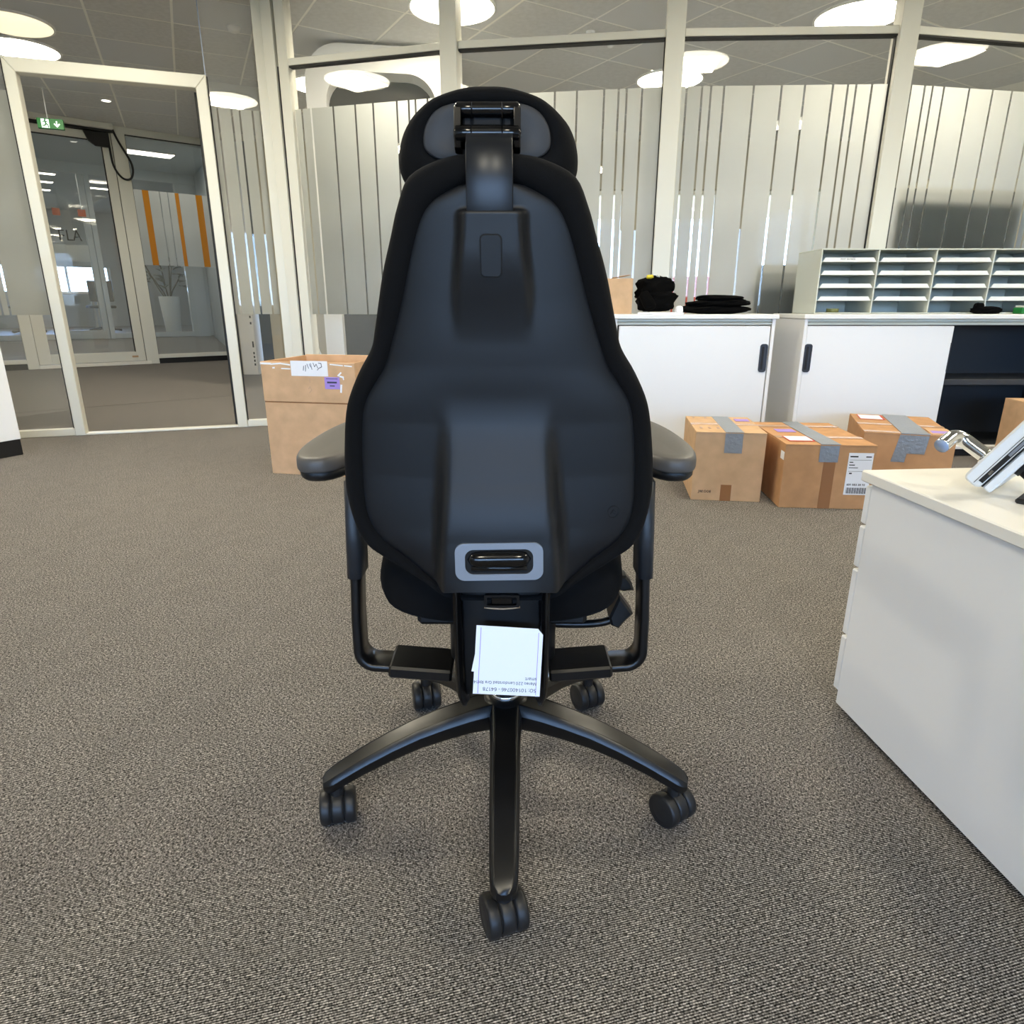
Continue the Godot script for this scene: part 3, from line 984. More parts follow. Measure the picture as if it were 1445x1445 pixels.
	for l in [[[-0.004, 0.024], [0.006, -0.006], 0.008], [[0.006, -0.006], [0.024, -0.016], 0.006], [[0.024, -0.016], [0.028, -0.040], 0.005], [[0.004, -0.006], [-0.012, -0.024], 0.006], [[-0.012, -0.024], [-0.034, -0.026], 0.005], [[-0.004, 0.020], [0.022, 0.012], 0.004], [[-0.004, 0.020], [-0.026, 0.010], 0.004]]:
		add_prism(run, bar2(l[0], l[1], l[2]), 0.0294, 0.0304, rx)
	part("running_figure", done(run), M.exit_green, es)
	var arr := mb()
	add_prism(arr, PackedVector2Array([Vector2(0.072, 0.03), Vector2(0.072, -0.012), Vector2(0.052, 0.006), Vector2(0.040, -0.004), Vector2(0.080, -0.040), Vector2(0.120, -0.004), Vector2(0.108, 0.006), Vector2(0.088, -0.012), Vector2(0.088, 0.03)]), 0.0282, 0.0292)
	part("arrow_symbol", done(arr), M.exit_white, es)
	var hg := mb()
	add_tube(hg, [Vector3(-0.03, 0.055, 0), Vector3(-0.03, 0.43, 0)], 0.008, 8)
	part("hanger", done(hg), M.white, es)
	lb(es, "ceiling_plate", M.white, -0.10, 0.04, 0.40, 0.43, -0.03, 0.03)
	# spot in the corridor ceiling
	var sl := thing("downlight", "small round downlight in the corridor ceiling above the glass door", "lamp", Vector3(-4.45, CEIL_LEFT, -8.24))
	part("rim", lathe([[0.055, 0.0], [0.055, -0.008], [0.045, -0.010]], 20), M.white, sl)
	part("lens", lathe([[0.0, -0.009], [0.045, -0.009]], 20), M.lamp_small, sl)
	var ol := SpotLight3D.new()
	ol.name = "downlight_light"
	ol.light_energy = 0.5
	ol.spot_angle = 60.0
	ol.spot_range = 12.0
	ol.spot_attenuation = 2.0
	ol.rotation_degrees = Vector3(-90, 0, 0)
	ol.light_size = 0.04
	ol.shadow_enabled = true
	sl.add_child(ol)
	ol.position = Vector3(0, -0.06, 0)
	# dividing wall between corridor and back room
	var a := Vector2(-3.075, -7.62)
	var b := Vector2(-4.14, -10.3)
	var dw := wall_node("wall_dividing", "white dividing wall between the corridor and the back room, seen edge-on", a, b)
	lb(dw, "plaster", M.wall, 0.0, a.distance_to(b), 0.0, 3.19, -0.05, 0.0)

func bar2(a: Array, b: Array, w: float) -> PackedVector2Array:
	var p := Vector2(a[0], a[1])
	var q := Vector2(b[0], b[1])
	var d := (q - p).normalized()
	var n := Vector2(-d.y, d.x) * w
	p -= d * w * 0.5
	q += d * w * 0.5
	return PackedVector2Array([p - n, q - n, q + n, p + n])

func disc(cx: float, cy: float, r: float, n := 16) -> PackedVector2Array:
	var p := PackedVector2Array()
	for k in n:
		p.append(Vector2(cx + cos(TAU * k / n) * r, cy + sin(TAU * k / n) * r))
	return p

func leaf(parent: Node3D, p: Vector3, d: Vector3, L: float, w: float):
	var st := mb()
	smooth(st)
	var side := d.cross(Vector3.UP).normalized()
	var up := side.cross(d).normalized()
	var n := 6
	var prev := []
	for i in n + 1:
		var t := float(i) / n
		var ww := w * sin(PI * pow(t, 0.8)) + 0.001
		var c := p + d * L * t - Vector3(0, 1, 0) * L * 0.35 * t * t
		var row := [c - side * ww + up * ww * 0.25, c, c + side * ww + up * ww * 0.25]
		if i > 0:
			for k in 2:
				quad(st, prev[k], prev[k + 1], row[k + 1], row[k])
				quad(st, row[k] - up * 0.002, row[k + 1] - up * 0.002, prev[k + 1] - up * 0.002, prev[k] - up * 0.002)
		prev = row
	part("leaf", done(st), M.leaf, parent)

func panel_lamp(p: Vector3, yaw: float, w: float, d: float, label: String, e: float):
	var t := thing("light_panel", label, "lamp", p, yaw, "rectangular ceiling lights in the lobby")
	lb(t, "frame", M.white, -w * 0.5 - 0.012, w * 0.5 + 0.012, -0.012, 0.0, -d * 0.5 - 0.012, d * 0.5 + 0.012, 0.002)
	lb(t, "diffuser", M.lamp_small, -w * 0.5, w * 0.5, -0.016, -0.0122, -d * 0.5, d * 0.5, 0.0)
	var l := AreaLight3D.new()
	l.name = "panel_light"
	l.area_size = Vector2(w, d)
	l.light_color = Color(1.0, 0.97, 0.9)
	l.light_energy = e
	l.area_range = 12.0
	l.area_attenuation = 2.0
	l.shadow_enabled = true
	t.add_child(l)
	l.position = Vector3(0, -0.03, 0)
	l.rotation_degrees = Vector3(-90, 0, 0)

# ------------------------------------------------------------------ cabinets
func recessed_handle(parent: Node3D, x: float, y: float, z: float, w := 0.045, h := 0.165):
	var st := mb()
	add_frame(st, rrect(w, h, 0.016), rrect(w - 0.014, h - 0.014, 0.011), 0.0, 0.006)
	add_prism(st, rrect(w - 0.013, h - 0.013, 0.011), 0.0, 0.0015)
	part("handle", done(st), M.handle_grey, parent, Vector3(x, y, z))
	var s2 := mb()
	add_prism(s2, rrect(w * 0.3, h - 0.03, 0.005), 0.0015, 0.004, at(-w * 0.1, 0, 0))
	part("handle_grip", done(s2), M.gasket, parent, Vector3(x, y, z))

func build_cabinets():
	var t := thing("sliding_door_cabinet", "low white cabinet with closed sliding door under the black clothes", "cabinet", Vector3(0.60, 0, -4.02), 0.0)
	cabinet_body(t, 0.95, false)
	lb(t, "door", M.white, 0.032, 0.925, 0.072, 0.785, -0.028, -0.010)
	recessed_handle(t, 0.898, 0.60, -0.010)
	var u := thing("sliding_door_cabinet", "low white cabinet with half open sliding door, under the mail sorter", "cabinet", Vector3(1.72, 0, -4.02), 0.0)
	cabinet_body(u, 1.75, true)
	lb(u, "door", M.white, 0.022, 0.888, 0.072, 0.785, -0.028, -0.010)
	recessed_handle(u, 0.042, 0.60, -0.010)
	lb(u, "handle", M.handle_grey, 0.884, 0.891, 0.52, 0.69, -0.030, -0.008)
	lb(u, "shelf", M.shelf_grey, 0.02, 1.73, 0.435, 0.47, -0.46, -0.06)
	# mail sorter
	var r := thing("mail_sorter", "pale grey pigeonhole mail sorter with rows of white-lipped trays on the cabinet", "mail sorter", Vector3(1.83, 0.853, -4.17), 0.0)
	var W := 0.342
	var n := 4
	var D := 0.33
	var H := 0.368
	lb(r, "back_panel", M.rack, 0.0, W * n, 0.0, H, -D, -D + 0.006, 0.0)
	lb(r, "top_panel", M.rack, 0.0, W * n, H - 0.008, H, -D, 0.0)
	lb(r, "bottom_panel", M.rack, 0.0, W * n, 0.0, 0.006, -D, 0.0)
	for i in n + 1:
		var x := clampf(W * i, 0.004, W * n - 0.004)
		lb(r, "divider", M.rack, x - 0.004, x + 0.004, 0.006, H - 0.008, -D + 0.006, 0.0)
	for i in n:
		for j in 4:
			var y := 0.075 + j * 0.073
			var tr := Node3D.new()
			tr.name = "tray" if i + j == 0 else "tray_%03d" % (i * 4 + j)
			r.add_child(tr)
			lb(tr, "tray_shelf", M.rack, W * i + 0.005, W * (i + 1) - 0.005, y, y + 0.003, -D + 0.008, -0.004, 0.0)
			var st := mb()
			add_prism(st, PackedVector2Array([Vector2(W * i + 0.012, y), Vector2(W * (i + 1) - 0.012, y), Vector2(W * (i + 1) - 0.028, y + 0.024), Vector2(W * i + 0.028, y + 0.024)]), -0.005, -0.001)
			part("tray_lip", done(st), M.rack_lip, tr)
			if i == 0 and j == 3:
				part("name_strip", text_mesh("POST  BUTIKER", 0.013, 0.0004), M.ink, tr, Vector3(W * 0.34, y + 0.007, -0.0008))

func cabinet_body(t: Node3D, w: float, open: bool):
	var d := 0.48
	lb(t, "top_panel", M.white_edge, -0.012, w + 0.012, 0.825, 0.851, -d, 0.012)
	lb(t, "side_panel", M.white, 0.0, 0.02, 0.0, 0.825, -d, -0.005)
	lb(t, "side_panel", M.white, w - 0.02, w, 0.0, 0.825, -d, -0.005)
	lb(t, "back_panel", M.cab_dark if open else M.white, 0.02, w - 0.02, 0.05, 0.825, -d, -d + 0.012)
	lb(t, "bottom_panel", M.white_edge, 0.02, w - 0.02, 0.048, 0.068, -d + 0.012, -0.005)
	lb(t, "plinth", M.plinth, 0.02, w - 0.02, 0.0, 0.047, -d + 0.05, -0.04)
	lb(t, "door_track", M.rack, 0.02, w - 0.02, 0.79, 0.806, -0.05, -0.012)
	lb(t, "door_track", M.rack, 0.02, w - 0.02, 0.808, 0.825, -0.05, -0.018)
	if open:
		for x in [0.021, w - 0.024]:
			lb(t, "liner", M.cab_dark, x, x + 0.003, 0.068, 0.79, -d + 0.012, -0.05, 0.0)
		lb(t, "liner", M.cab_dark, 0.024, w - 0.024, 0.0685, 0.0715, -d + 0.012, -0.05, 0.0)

# ------------------------------------------------------------------ desk with drawers, and the device on it
func build_desk():
	var t := thing("drawer_desk", "white desk with drawer pedestal and pale top, at the right edge", "desk", Vector3(0.755, 0, -1.335), deg_to_rad(5.0))
	lb(t, "side_panel", M.white, 0.0, 0.019, 0.016, 0.544, 0.0, 0.84, 0.0015)
	lb(t, "side_panel", M.white, 0.50, 0.519, 0.016, 0.544, 0.0, 0.84, 0.0015)
	lb(t, "back_panel", M.white, 0.019, 0.50, 0.05, 0.544, 0.80, 0.82)
	lb(t, "desktop", M.desk_top, -0.012, 0.95, 0.545, 0.568, -0.024, 0.86, 0.0025)
	lb(t, "plinth", M.plinth, 0.03, 0.49, 0.0, 0.05, 0.03, 0.80)
	lb(t, "bottom_panel", M.white, 0.019, 0.50, 0.05, 0.066, 0.0, 0.80)
	lb(t, "side_panel", M.white, 0.90, 0.919, 0.0, 0.544, 0.0, 0.84)
	for q in [[0.452, 0.535], [0.352, 0.446], [0.188, 0.346], [0.046, 0.182]]:
		lb(t, "drawer_front", M.white, 0.001, 0.519, q[0], q[1], -0.022, -0.001, 0.003)
	# tilted device with chrome bent tube
	var v := thing("tablet_stand", "white tilted touch terminal with side ports and a chrome bent tube, on the desk", "terminal", Vector3(0.860, 0.5685, -1.15), deg_to_rad(-48.0))
	var tilt := Node3D.new()
	tilt.name = "housing"
	v.add_child(tilt)
	# local x along the slab, y = outward on the upper left face, z toward the viewer
	tilt.position = Vector3(0.0, 0.004, 0.0)
	tilt.rotation = Vector3(0, 0, deg_to_rad(58.0))
	var sh := mb()
	add_prism(sh, rrect(0.24, 0.034, 0.011, 5, 0.118, 0.032), -0.19, 0.0, Transform3D(), 0.004, true)
	part("back_shell", done(sh), M.device, tilt)
	var fr := mb()
	add_prism(fr, rrect(0.225, 0.016, 0.005, 4, 0.116, 0.006), -0.186, -0.004, Transform3D(), 0.003, true)
	part("front_shell", done(fr), M.device, tilt)
	lb(tilt, "seam", M.gasket, 0.006, 0.226, 0.0135, 0.0165, -0.186, -0.0015, 0.0)
	lb(tilt, "port_strip", M.gasket, 0.012, 0.225, 0.018, 0.026, -0.01, 0.0008, 0.0)
	lb(tilt, "port", M.chrome, 0.030, 0.040, 0.0195, 0.0245, -0.005, 0.0012, 0.0)
	lb(tilt, "port", M.handle_frame, 0.075, 0.14, 0.0195, 0.0245, -0.005, 0.0012, 0.0)
	lb(tilt, "seam", M.gasket, 0.004, 0.232, 0.0285, 0.0295, -0.01, 0.0006, 0.0)
	lb(tilt, "button_slot", M.handle_frame, 0.165, 0.20, 0.0490, 0.0496, -0.10, -0.01, 0.0)
	var tu := mb()
	add_tube(tu, curve([Vector3(0.040, 0.047, -0.045), Vector3(0.040, 0.072, -0.045), Vector3(0.040, 0.096, -0.044), Vector3(0.039, 0.108, -0.038), Vector3(0.036, 0.113, -0.026), Vector3(0.030, 0.113, -0.012), Vector3(0.022, 0.112, 0.004)], 5), 0.0135, 16)
	part("chrome_tube", done(tu), M.chrome, tilt)
	var cp := mb()
	add_tube(cp, [Vector3(0.0220, 0.112, 0.0041), Vector3(0.0210, 0.112, 0.0060)], 0.0132, 16)
	part("end_cap", done(cp), M.end_cap, tilt)
	var rg := mb()
	add_lathe(rg, [[0.0, 0.0], [0.017, 0.0], [0.017, 0.004], [0.013, 0.006], [0.0, 0.006]], 18, at(0.040, 0.049, -0.045))
	part("tube_collar", done(rg), M.chrome, tilt)
	var arm := mb()
	add_tube(arm, [Vector3(0.066, -0.002, -0.05), Vector3(0.066, -0.010, -0.05)], 0.022, 16)
	add_tube(arm, [Vector3(0.058, -0.01, -0.05), Vector3(0.052, -0.062, -0.05)], 0.0115, 12)
	part("stand_arm", done(arm), M.black_plastic, tilt)
	lb(v, "stand_foot", M.black_plastic, 0.045, 0.165, 0.0, 0.009, -0.11, 0.01, 0.004)

# ------------------------------------------------------------------ cartons
func carton(t: Node3D, w: float, h: float, d: float, m: Material, gap := 0.006):
	# body open at the top, closed by two flaps; origin at the front left bottom corner, depth to -z
	var k := 0.005
	lb(t, "wall_panel", m, 0.0, w, 0.0, h - 0.004, -k, 0.0, 0.0025)
	lb(t, "wall_panel", m, 0.0, w, 0.0, h - 0.004, -d, -d + k, 0.0025)
	lb(t, "wall_panel", m, 0.0, k, 0.0, h - 0.004, -d + k, -k, 0.0025)
	lb(t, "wall_panel", m, w - k, w, 0.0, h - 0.004, -d + k, -k, 0.0025)
	lb(t, "base_panel", m, k, w - k, 0.0, k, -d + k, -k, 0.0)

func build_boxes():
	# 1: pale carton left
	var t := thing("cardboard_box", "pale cardboard box with silver tape nearest the chair armrest, smallest of the floor row", "box", Vector3(0.868, 0, -3.075), deg_to_rad(-8.0))
	carton(t, 0.322, 0.333, 0.46, M.card_pale)
	flaps(t, 0.322, 0.333, 0.46, M.card_pale, 0.0, 0.012)
	lb(t, "silver_tape", M.duct, 0.135, 0.218, 0.3335, 0.335, -0.462, 0.004, 0.0)
	lb(t, "silver_tape", M.duct, 0.135, 0.216, 0.235, 0.3345, 0.001, 0.0025, 0.0)
	lb(t, "clear_tape", M.clear_tape, 0.0, 0.322, 0.3337, 0.3345, -0.25, -0.20, 0.0)
	lb(t, "brown_tape", M.brown_tape, 0.135, 0.185, 0.0, 0.08, 0.0005, 0.0012, 0.0)
	lb(t, "address_sticker", M.purple, 0.235, 0.305, 0.3347, 0.3355, -0.39, -0.32, 0.0)
	for q in [[0.03, -0.09], [0.07, -0.09], [0.11, -0.09], [0.03, -0.40], [0.09, -0.40]]:
		lb(t, "printed_mark", M.brown_tape, q[0], q[0] + 0.012, 0.334, 0.3344, q[1] - 0.04, q[1], 0.0)
	part("print", text_mesh("JM:OOE", 0.017, 0.0004, true), M.ink_black, t, Vector3(0.032, 0.034, 0.0006), Vector3.ZERO)
	# 2: big brown carton with the shipping label
	var u := thing("cardboard_box", "long brown cardboard box with a white shipping label on its front", "box", Vector3(1.244, 0, -2.945), deg_to_rad(-5.0))
	carton(u, 0.40, 0.300, 0.60, M.card_dark)
	flaps(u, 0.40, 0.300, 0.60, M.card_dark, 0.0, 0.016)
	lb(u, "silver_tape", M.duct, 0.155, 0.24, 0.3015, 0.3032, -0.604, 0.004, 0.0)
	lb(u, "silver_tape", M.duct, 0.152, 0.236, 0.220, 0.3025, 0.001, 0.0025, 0.0)
	lb(u, "brown_tape", M.brown_tape, 0.175, 0.228, 0.0, 0.235, 0.0004, 0.0010, 0.0)
	lb(u, "clear_tape", M.clear_tape, 0.0, 0.40, 0.3017, 0.3024, -0.20, -0.15, 0.0)
	lb(u, "clear_tape", M.clear_tape, 0.0, 0.40, 0.3017, 0.3024, -0.50, -0.45, 0.0)
	lb(u, "delivery_note_border", M.red, 0.035, 0.15, 0.3017, 0.3028, -0.19, -0.065, 0.0)
	lb(u, "delivery_note", M.paper, 0.040, 0.145, 0.3029, 0.3034, -0.183, -0.078, 0.0)
	lb(u, "address_sticker", M.purple, 0.05, 0.14, 0.3017, 0.3026, -0.38, -0.30, 0.0)
	lb(u, "side_sticker", M.paper, -0.0012, 0.0, 0.225, 0.262, -0.055, -0.005, 0.0)
	var lab := Node3D.new()
	lab.name = "shipping_label"
	u.add_child(lab)
	lab.position = Vector3(0.335, 0.167, 0.001)
	lb(lab, "label_sheet", M.paper, -0.054, 0.054, -0.098, 0.098, 0.0, 0.0006, 0.0)
	var pr := mb()
	for q in [[-0.047, 0.078, 0.035, 0.006], [0.022, 0.078, 0.024, 0.005], [-0.047, 0.065, 0.094, 0.0012], [-0.047, 0.053, 0.016, 0.004], [-0.047, 0.040, 0.025, 0.004], [-0.047, 0.012, 0.094, 0.0012], [-0.042, 0.000, 0.012, 0.006], [0.03, -0.012, 0.016, 0.012], [-0.047, 0.028, 0.04, 0.003]]:
		add_box(pr, Vector3(q[2], q[3], 0.0004), at(q[0] + q[2] * 0.5, q[1] + q[3] * 0.5, 0.0008), 0.0)
	for k in 24:
		var x := -0.044 + k * 0.0037
		add_box(pr, Vector3(0.0012 + 0.0012 * ((k * 7) % 3) * 0.6, 0.028, 0.0004), at(x, -0.078, 0.0008), 0.0)
	part("print", done(pr), M.ink_black, lab)
	part("print_number", text_mesh("401 983 30 72", 0.013, 0.0003, true), M.ink_black, lab, Vector3(-0.046, -0.058, 0.0008))
	# 3: carton turned away, behind the desk corner
	var v := thing("cardboard_box", "brown cardboard box turned slantwise with wide silver tape, by the open cabinet", "box", Vector3(1.755, 0, -3.25), deg_to_rad(-20.0))
	carton(v, 0.40, 0.300, 0.62, M.card_dark)
	flaps(v, 0.40, 0.300, 0.62, M.card_dark, 0.01, 0.0)
	lb(v, "silver_tape", M.duct, 0.165, 0.285, 0.3022, 0.3040, -0.62, 0.004, 0.0)
	var tp := mb()
	add_prism(tp, PackedVector2Array([Vector2(0.160, 0.303), Vector2(0.135, 0.160), Vector2(0.195, 0.160), Vector2(0.20, 0.205), Vector2(0.275, 0.205), Vector2(0.286, 0.303)]), 0.001, 0.0026)
	part("silver_tape", done(tp), M.duct, v)
	lb(v, "clear_tape", M.clear_tape, 0.0, 0.40, 0.3013, 0.302, -0.30, -0.25, 0.0)
	lb(v, "clear_tape", M.clear_tape, 0.0, 0.40, 0.3013, 0.302, -0.06, -0.01, 0.0)
	lb(v, "delivery_note_border", M.red, 0.03, 0.155, 0.3022, 0.303, -0.58, -0.42, 0.0)
	lb(v, "delivery_note", M.paper, 0.034, 0.144, 0.3031, 0.3036, -0.572, -0.43, 0.0)
	lb(v, "card_patch", M.card, 0.295, 0.398, 0.3022, 0.3045, -0.20, -0.02, 0.0)
	lb(v, "address_sticker", M.purple, 0.305, 0.385, 0.3046, 0.305, -0.12, -0.05, 0.0)
	# 4: carton cut by the right frame edge
	var x4 := thing("cardboard_box", "plain cardboard box at the right edge behind the terminal", "box", Vector3(2.905, 0, -3.62), deg_to_rad(-6.0))
	carton(x4, 0.38, 0.375, 0.33, M.card)
	flaps(x4, 0.38, 0.375, 0.33, M.card, 0.0, 0.02)
	# 5: tall open carton left
	var b := thing("cardboard_box", "tall open cardboard box with white and purple labels, left of the chair", "box", Vector3(-1.345, 0, -3.60), deg_to_rad(-11.0))
	var w := 0.535
	var d := 0.50
	var h := 0.615
	var k := 0.006
	for q in [[0.0, w, -k, 0.0], [0.0, w, -d, -d + k], [0.0, k, -d + k, -k], [w - k, w, -d + k, -k]]:
		lb(b, "wall_panel", M.card, q[0], q[1], 0.0, 0.398, q[2], q[3], 0.002)
	# upper wall (flaps standing up), creased at the fold and slightly splayed
	lb(b, "upright_flap", M.card, -0.001, w + 0.001, 0.404, h, -k + 0.001, 0.002, 0.0025)
	lb(b, "upright_flap", M.card, 0.0, w, 0.404, h + 0.004, -d, -d + k, 0.0025)
	lb(b, "upright_flap", M.card, 0.0, k, 0.404, h, -d + k, -k, 0.0025)
	lb(b, "upright_flap", M.card, w - k, w, 0.404, h, -d + k, -k, 0.0025)
	lb(b, "fold_crease", M.brown_tape, 0.001, w - 0.001, 0.397, 0.405, -k + 0.001, -0.002, 0.0)
	lb(b, "base_panel", M.card, k, w - k, 0.0, k, -d + k, -k, 0.0)
	lb(b, "white_label", M.paper, 0.175, 0.385, 0.543, 0.622, 0.0022, 0.003, 0.0)
	var hw := mb()
	for q in [[[0.25, 0.595], [0.246, 0.572], 0.0016], [[0.262, 0.60], [0.258, 0.568], 0.0016], [[0.27, 0.606], [0.278, 0.583], 0.0014], [[0.283, 0.606], [0.29, 0.59], 0.0014], [[0.29, 0.61], [0.296, 0.578], 0.0014], [[0.305, 0.612], [0.312, 0.592], 0.0014], [[0.312, 0.592], [0.322, 0.606], 0.0014], [[0.322, 0.606], [0.33, 0.585], 0.0014], [[0.335, 0.612], [0.35, 0.61], 0.0016], [[0.35, 0.61], [0.352, 0.592], 0.0016], [[0.352, 0.592], [0.336, 0.585], 0.0016], [[0.336, 0.585], [0.326, 0.575], 0.0014]]:
		add_prism(hw, bar2(q[0], q[1], q[2]), 0.003, 0.0035)
	part("handwriting", done(hw), M.ink, b)
	lb(b, "purple_label", M.purple, 0.362, 0.447, 0.478, 0.540, 0.0022, 0.003, 0.0)
	var pp := mb()
	for q in [[0.372, 0.530, 0.065, 0.003], [0.376, 0.508, 0.055, 0.009], [0.39, 0.492, 0.028, 0.005]]:
		add_box(pp, Vector3(q[2], q[3], 0.0004), at(q[0] + q[2] * 0.5, q[1] + q[3] * 0.5, 0.0032), 0.0)
	part("label_print", done(pp), M.ink, b)
	var tr := mb()
	for q in [[[0.0, 0.606], [0.06, 0.604], 0.005], [[0.06, 0.602], [0.12, 0.607], 0.004], [[0.07, 0.583], [0.08, 0.584], 0.004], [[0.12, 0.606], [0.17, 0.600], 0.004], [[0.12, 0.580], [0.17, 0.579], 0.003], [[0.40, 0.606], [0.47, 0.600], 0.003], [[0.48, 0.60], [0.52, 0.597], 0.003], [[0.44, 0.548], [0.458, 0.564], 0.004], [[0.45, 0.545], [0.47, 0.54], 0.004], [[0.468, 0.54], [0.47, 0.528], 0.003], [[0.455, 0.50], [0.45, 0.462], 0.005]]:
		add_prism(tr, bar2(q[0], q[1], q[2]), 0.0021, 0.0026)
	part("torn_paper", done(tr), M.paper, b)
	var cs := mb()
	for q in [[[0.276, 0.53], [0.278, 0.51], 0.003], [[0.266, 0.475], [0.276, 0.488], 0.002], [[0.276, 0.488], [0.284, 0.47], 0.002], [[0.284, 0.47], [0.27, 0.455], 0.002]]:
		add_prism(cs, bar2(q[0], q[1], q[2]), 0.0021, 0.0024)
	part("tape_residue", done(cs), M.clear_tape, b)

func flaps(t: Node3D, w: float, h: float, d: float, m: Material, lift_f: float, lift_r: float):
	# two flaps meeting across the middle; the front edge may stand a little open
	var half := w * 0.5 - 0.001
	for s in [0, 1]:
		var st := mb()
		flat(st)
		var x0 := 0.001 if s == 0 else w * 0.5 + 0.001
		var x1 := x0 + half - 0.001
		var lf: float = lift_f if s == 0 else lift_r
		var y0 := h - 0.004
		# top surface sags to the middle, lifted a little at the outer front corner
		var xo := x0 if s == 0 else x1
		var a := Vector3(x0, y0, 0.003)
		var b2 := Vector3(x1, y0, 0.003)
		var c := Vector3(x1, y0, -d - 0.001)
		var e := Vector3(x0, y0, -d - 0.001)
		var up := Vector3(0, 0.004, 0)
		if xo == x0:
			a.y += 0.0
		b2.y += lf * 0.0
		quad(st, e, c, b2, a)
		quad(st, a + up, b2 + up, c + up, e + up)
		quad(st, a, b2, b2 + up, a + up)
		quad(st, b2, c, c + up, b2 + up)
		quad(st, c, e, e + up, c + up)
		quad(st, e, a, a + up, e + up)
		part("flap", done(st), m, t)

# ------------------------------------------------------------------ the office chair
const OUTER := [[1.064, 0.0], [1.064, 0.026], [1.058, 0.060], [1.041, 0.0955], [1.010, 0.112], [0.978, 0.123], [0.934, 0.138], [0.875, 0.153], [0.847, 0.161], [0.814, 0.1815], [0.773, 0.2005], [0.725, 0.2095], [0.660, 0.2145], [0.605, 0.2065], [0.570, 0.191], [0.548, 0.163], [0.516, 0.1125], [0.490, 0.071], [0.489, 0.0]]
const SHELL := [[1.037, 0.0], [1.035, 0.030], [1.027, 0.0515], [1.014, 0.0735], [0.992, 0.088], [0.950, 0.103], [0.904, 0.117], [0.854, 0.1345], [0.823, 0.147], [0.804, 0.160], [0.770, 0.180], [0.719, 0.188], [0.655, 0.1915], [0.611, 0.188], [0.578, 0.1705], [0.551, 0.1375], [0.520, 0.103], [0.496, 0.0705], [0.492, 0.0]]

func lut(t: Array, x: float) -> float:
	# piecewise linear, keys ascending
	if x <= t[0][0]:
		return t[0][1]
	for i in t.size() - 1:
		if x <= t[i + 1][0]:
			return lerpf(t[i][1], t[i + 1][1], (x - t[i][0]) / (t[i + 1][0] - t[i][0]))
	return t[-1][1]

func rim_z(y: float) -> float:
	return lut([[0.45, 0.20], [0.49, 0.195], [0.545, 0.189], [0.60, 0.185], [0.675, 0.185], [0.75, 0.190], [0.825, 0.201], [0.9, 0.215], [0.98, 0.232], [1.07, 0.250], [1.2, 0.28]], y)

func axis_x(y: float) -> float:
	return lerpf(-0.004, -0.0115, clampf((y - 0.49) / 0.55, 0.0, 1.0))

func shell_w(y: float) -> float:
	# half width of the shell by height, smooth
	var pts := shell_curve
	if y >= pts[0].y:
		return pts[0].x
	for i in pts.size() - 1:
		if y >= pts[i + 1].y:
			return lerpf(pts[i].x, pts[i + 1].x, (pts[i].y - y) / maxf(1e-6, pts[i].y - pts[i + 1].y))
	return pts[-1].x

var shell_curve: Array = []
var outer_curve: Array = []

func ss(a: float, b: float, x: float) -> float:
	return smoothstep(a, b, x)

func shell_z(x: float, y: float) -> float:
	var w := maxf(shell_w(y), 0.02)
	var dx := absf(x - axis_x(y))
	var u := clampf(dx / w, 0.0, 1.0)
	var dome := lerpf(0.030, 0.012, ss(0.80, 1.03, y))
	var z := rim_z(y) + dome * pow(1.0 - u * u, 0.75)
	# raised spine at the top, where the headrest strap goes in
	var ax := absf(x + 0.0115)
	var wi := lerpf(0.038, 0.030, ss(0.90, 1.0, y))
	z += 0.020 * (1.0 - ss(wi, wi + 0.014, ax)) * (1.0 - ss(1.0035, 1.0065, y)) * ss(0.85, 0.965, y)
	# raised lumbar block at the bottom
	var wl := lerpf(0.076, 0.060, ss(0.50, 0.78, y))
	z += 0.046 * (1.0 - ss(wl, wl + 0.022, dx)) * (1.0 - ss(0.60, 0.79, y)) 
	return z

func outline_loop(c: Array, other: Array, f: float, dz: float, shrink := 0.0) -> Array:
	# closed loop: right side downwards, then left side upwards (clockwise from behind)
	var out := []
	var n := c.size()
	var pts := []
	for i in n:
		var p: Vector2 = c[i].lerp(other[i], f)
		pts.append(p)
	for i in n - 1:
		var p: Vector2 = pts[i]
		out.append(Vector3(axis_x(p.y) + maxf(0.0, p.x - shrink), p.y, rim_z(p.y) + dz))
	for i in range(n - 1, 0, -1):
		var p: Vector2 = pts[i]
		out.append(Vector3(axis_x(p.y) - maxf(0.0, p.x - shrink), p.y, rim_z(p.y) + dz))
	return out

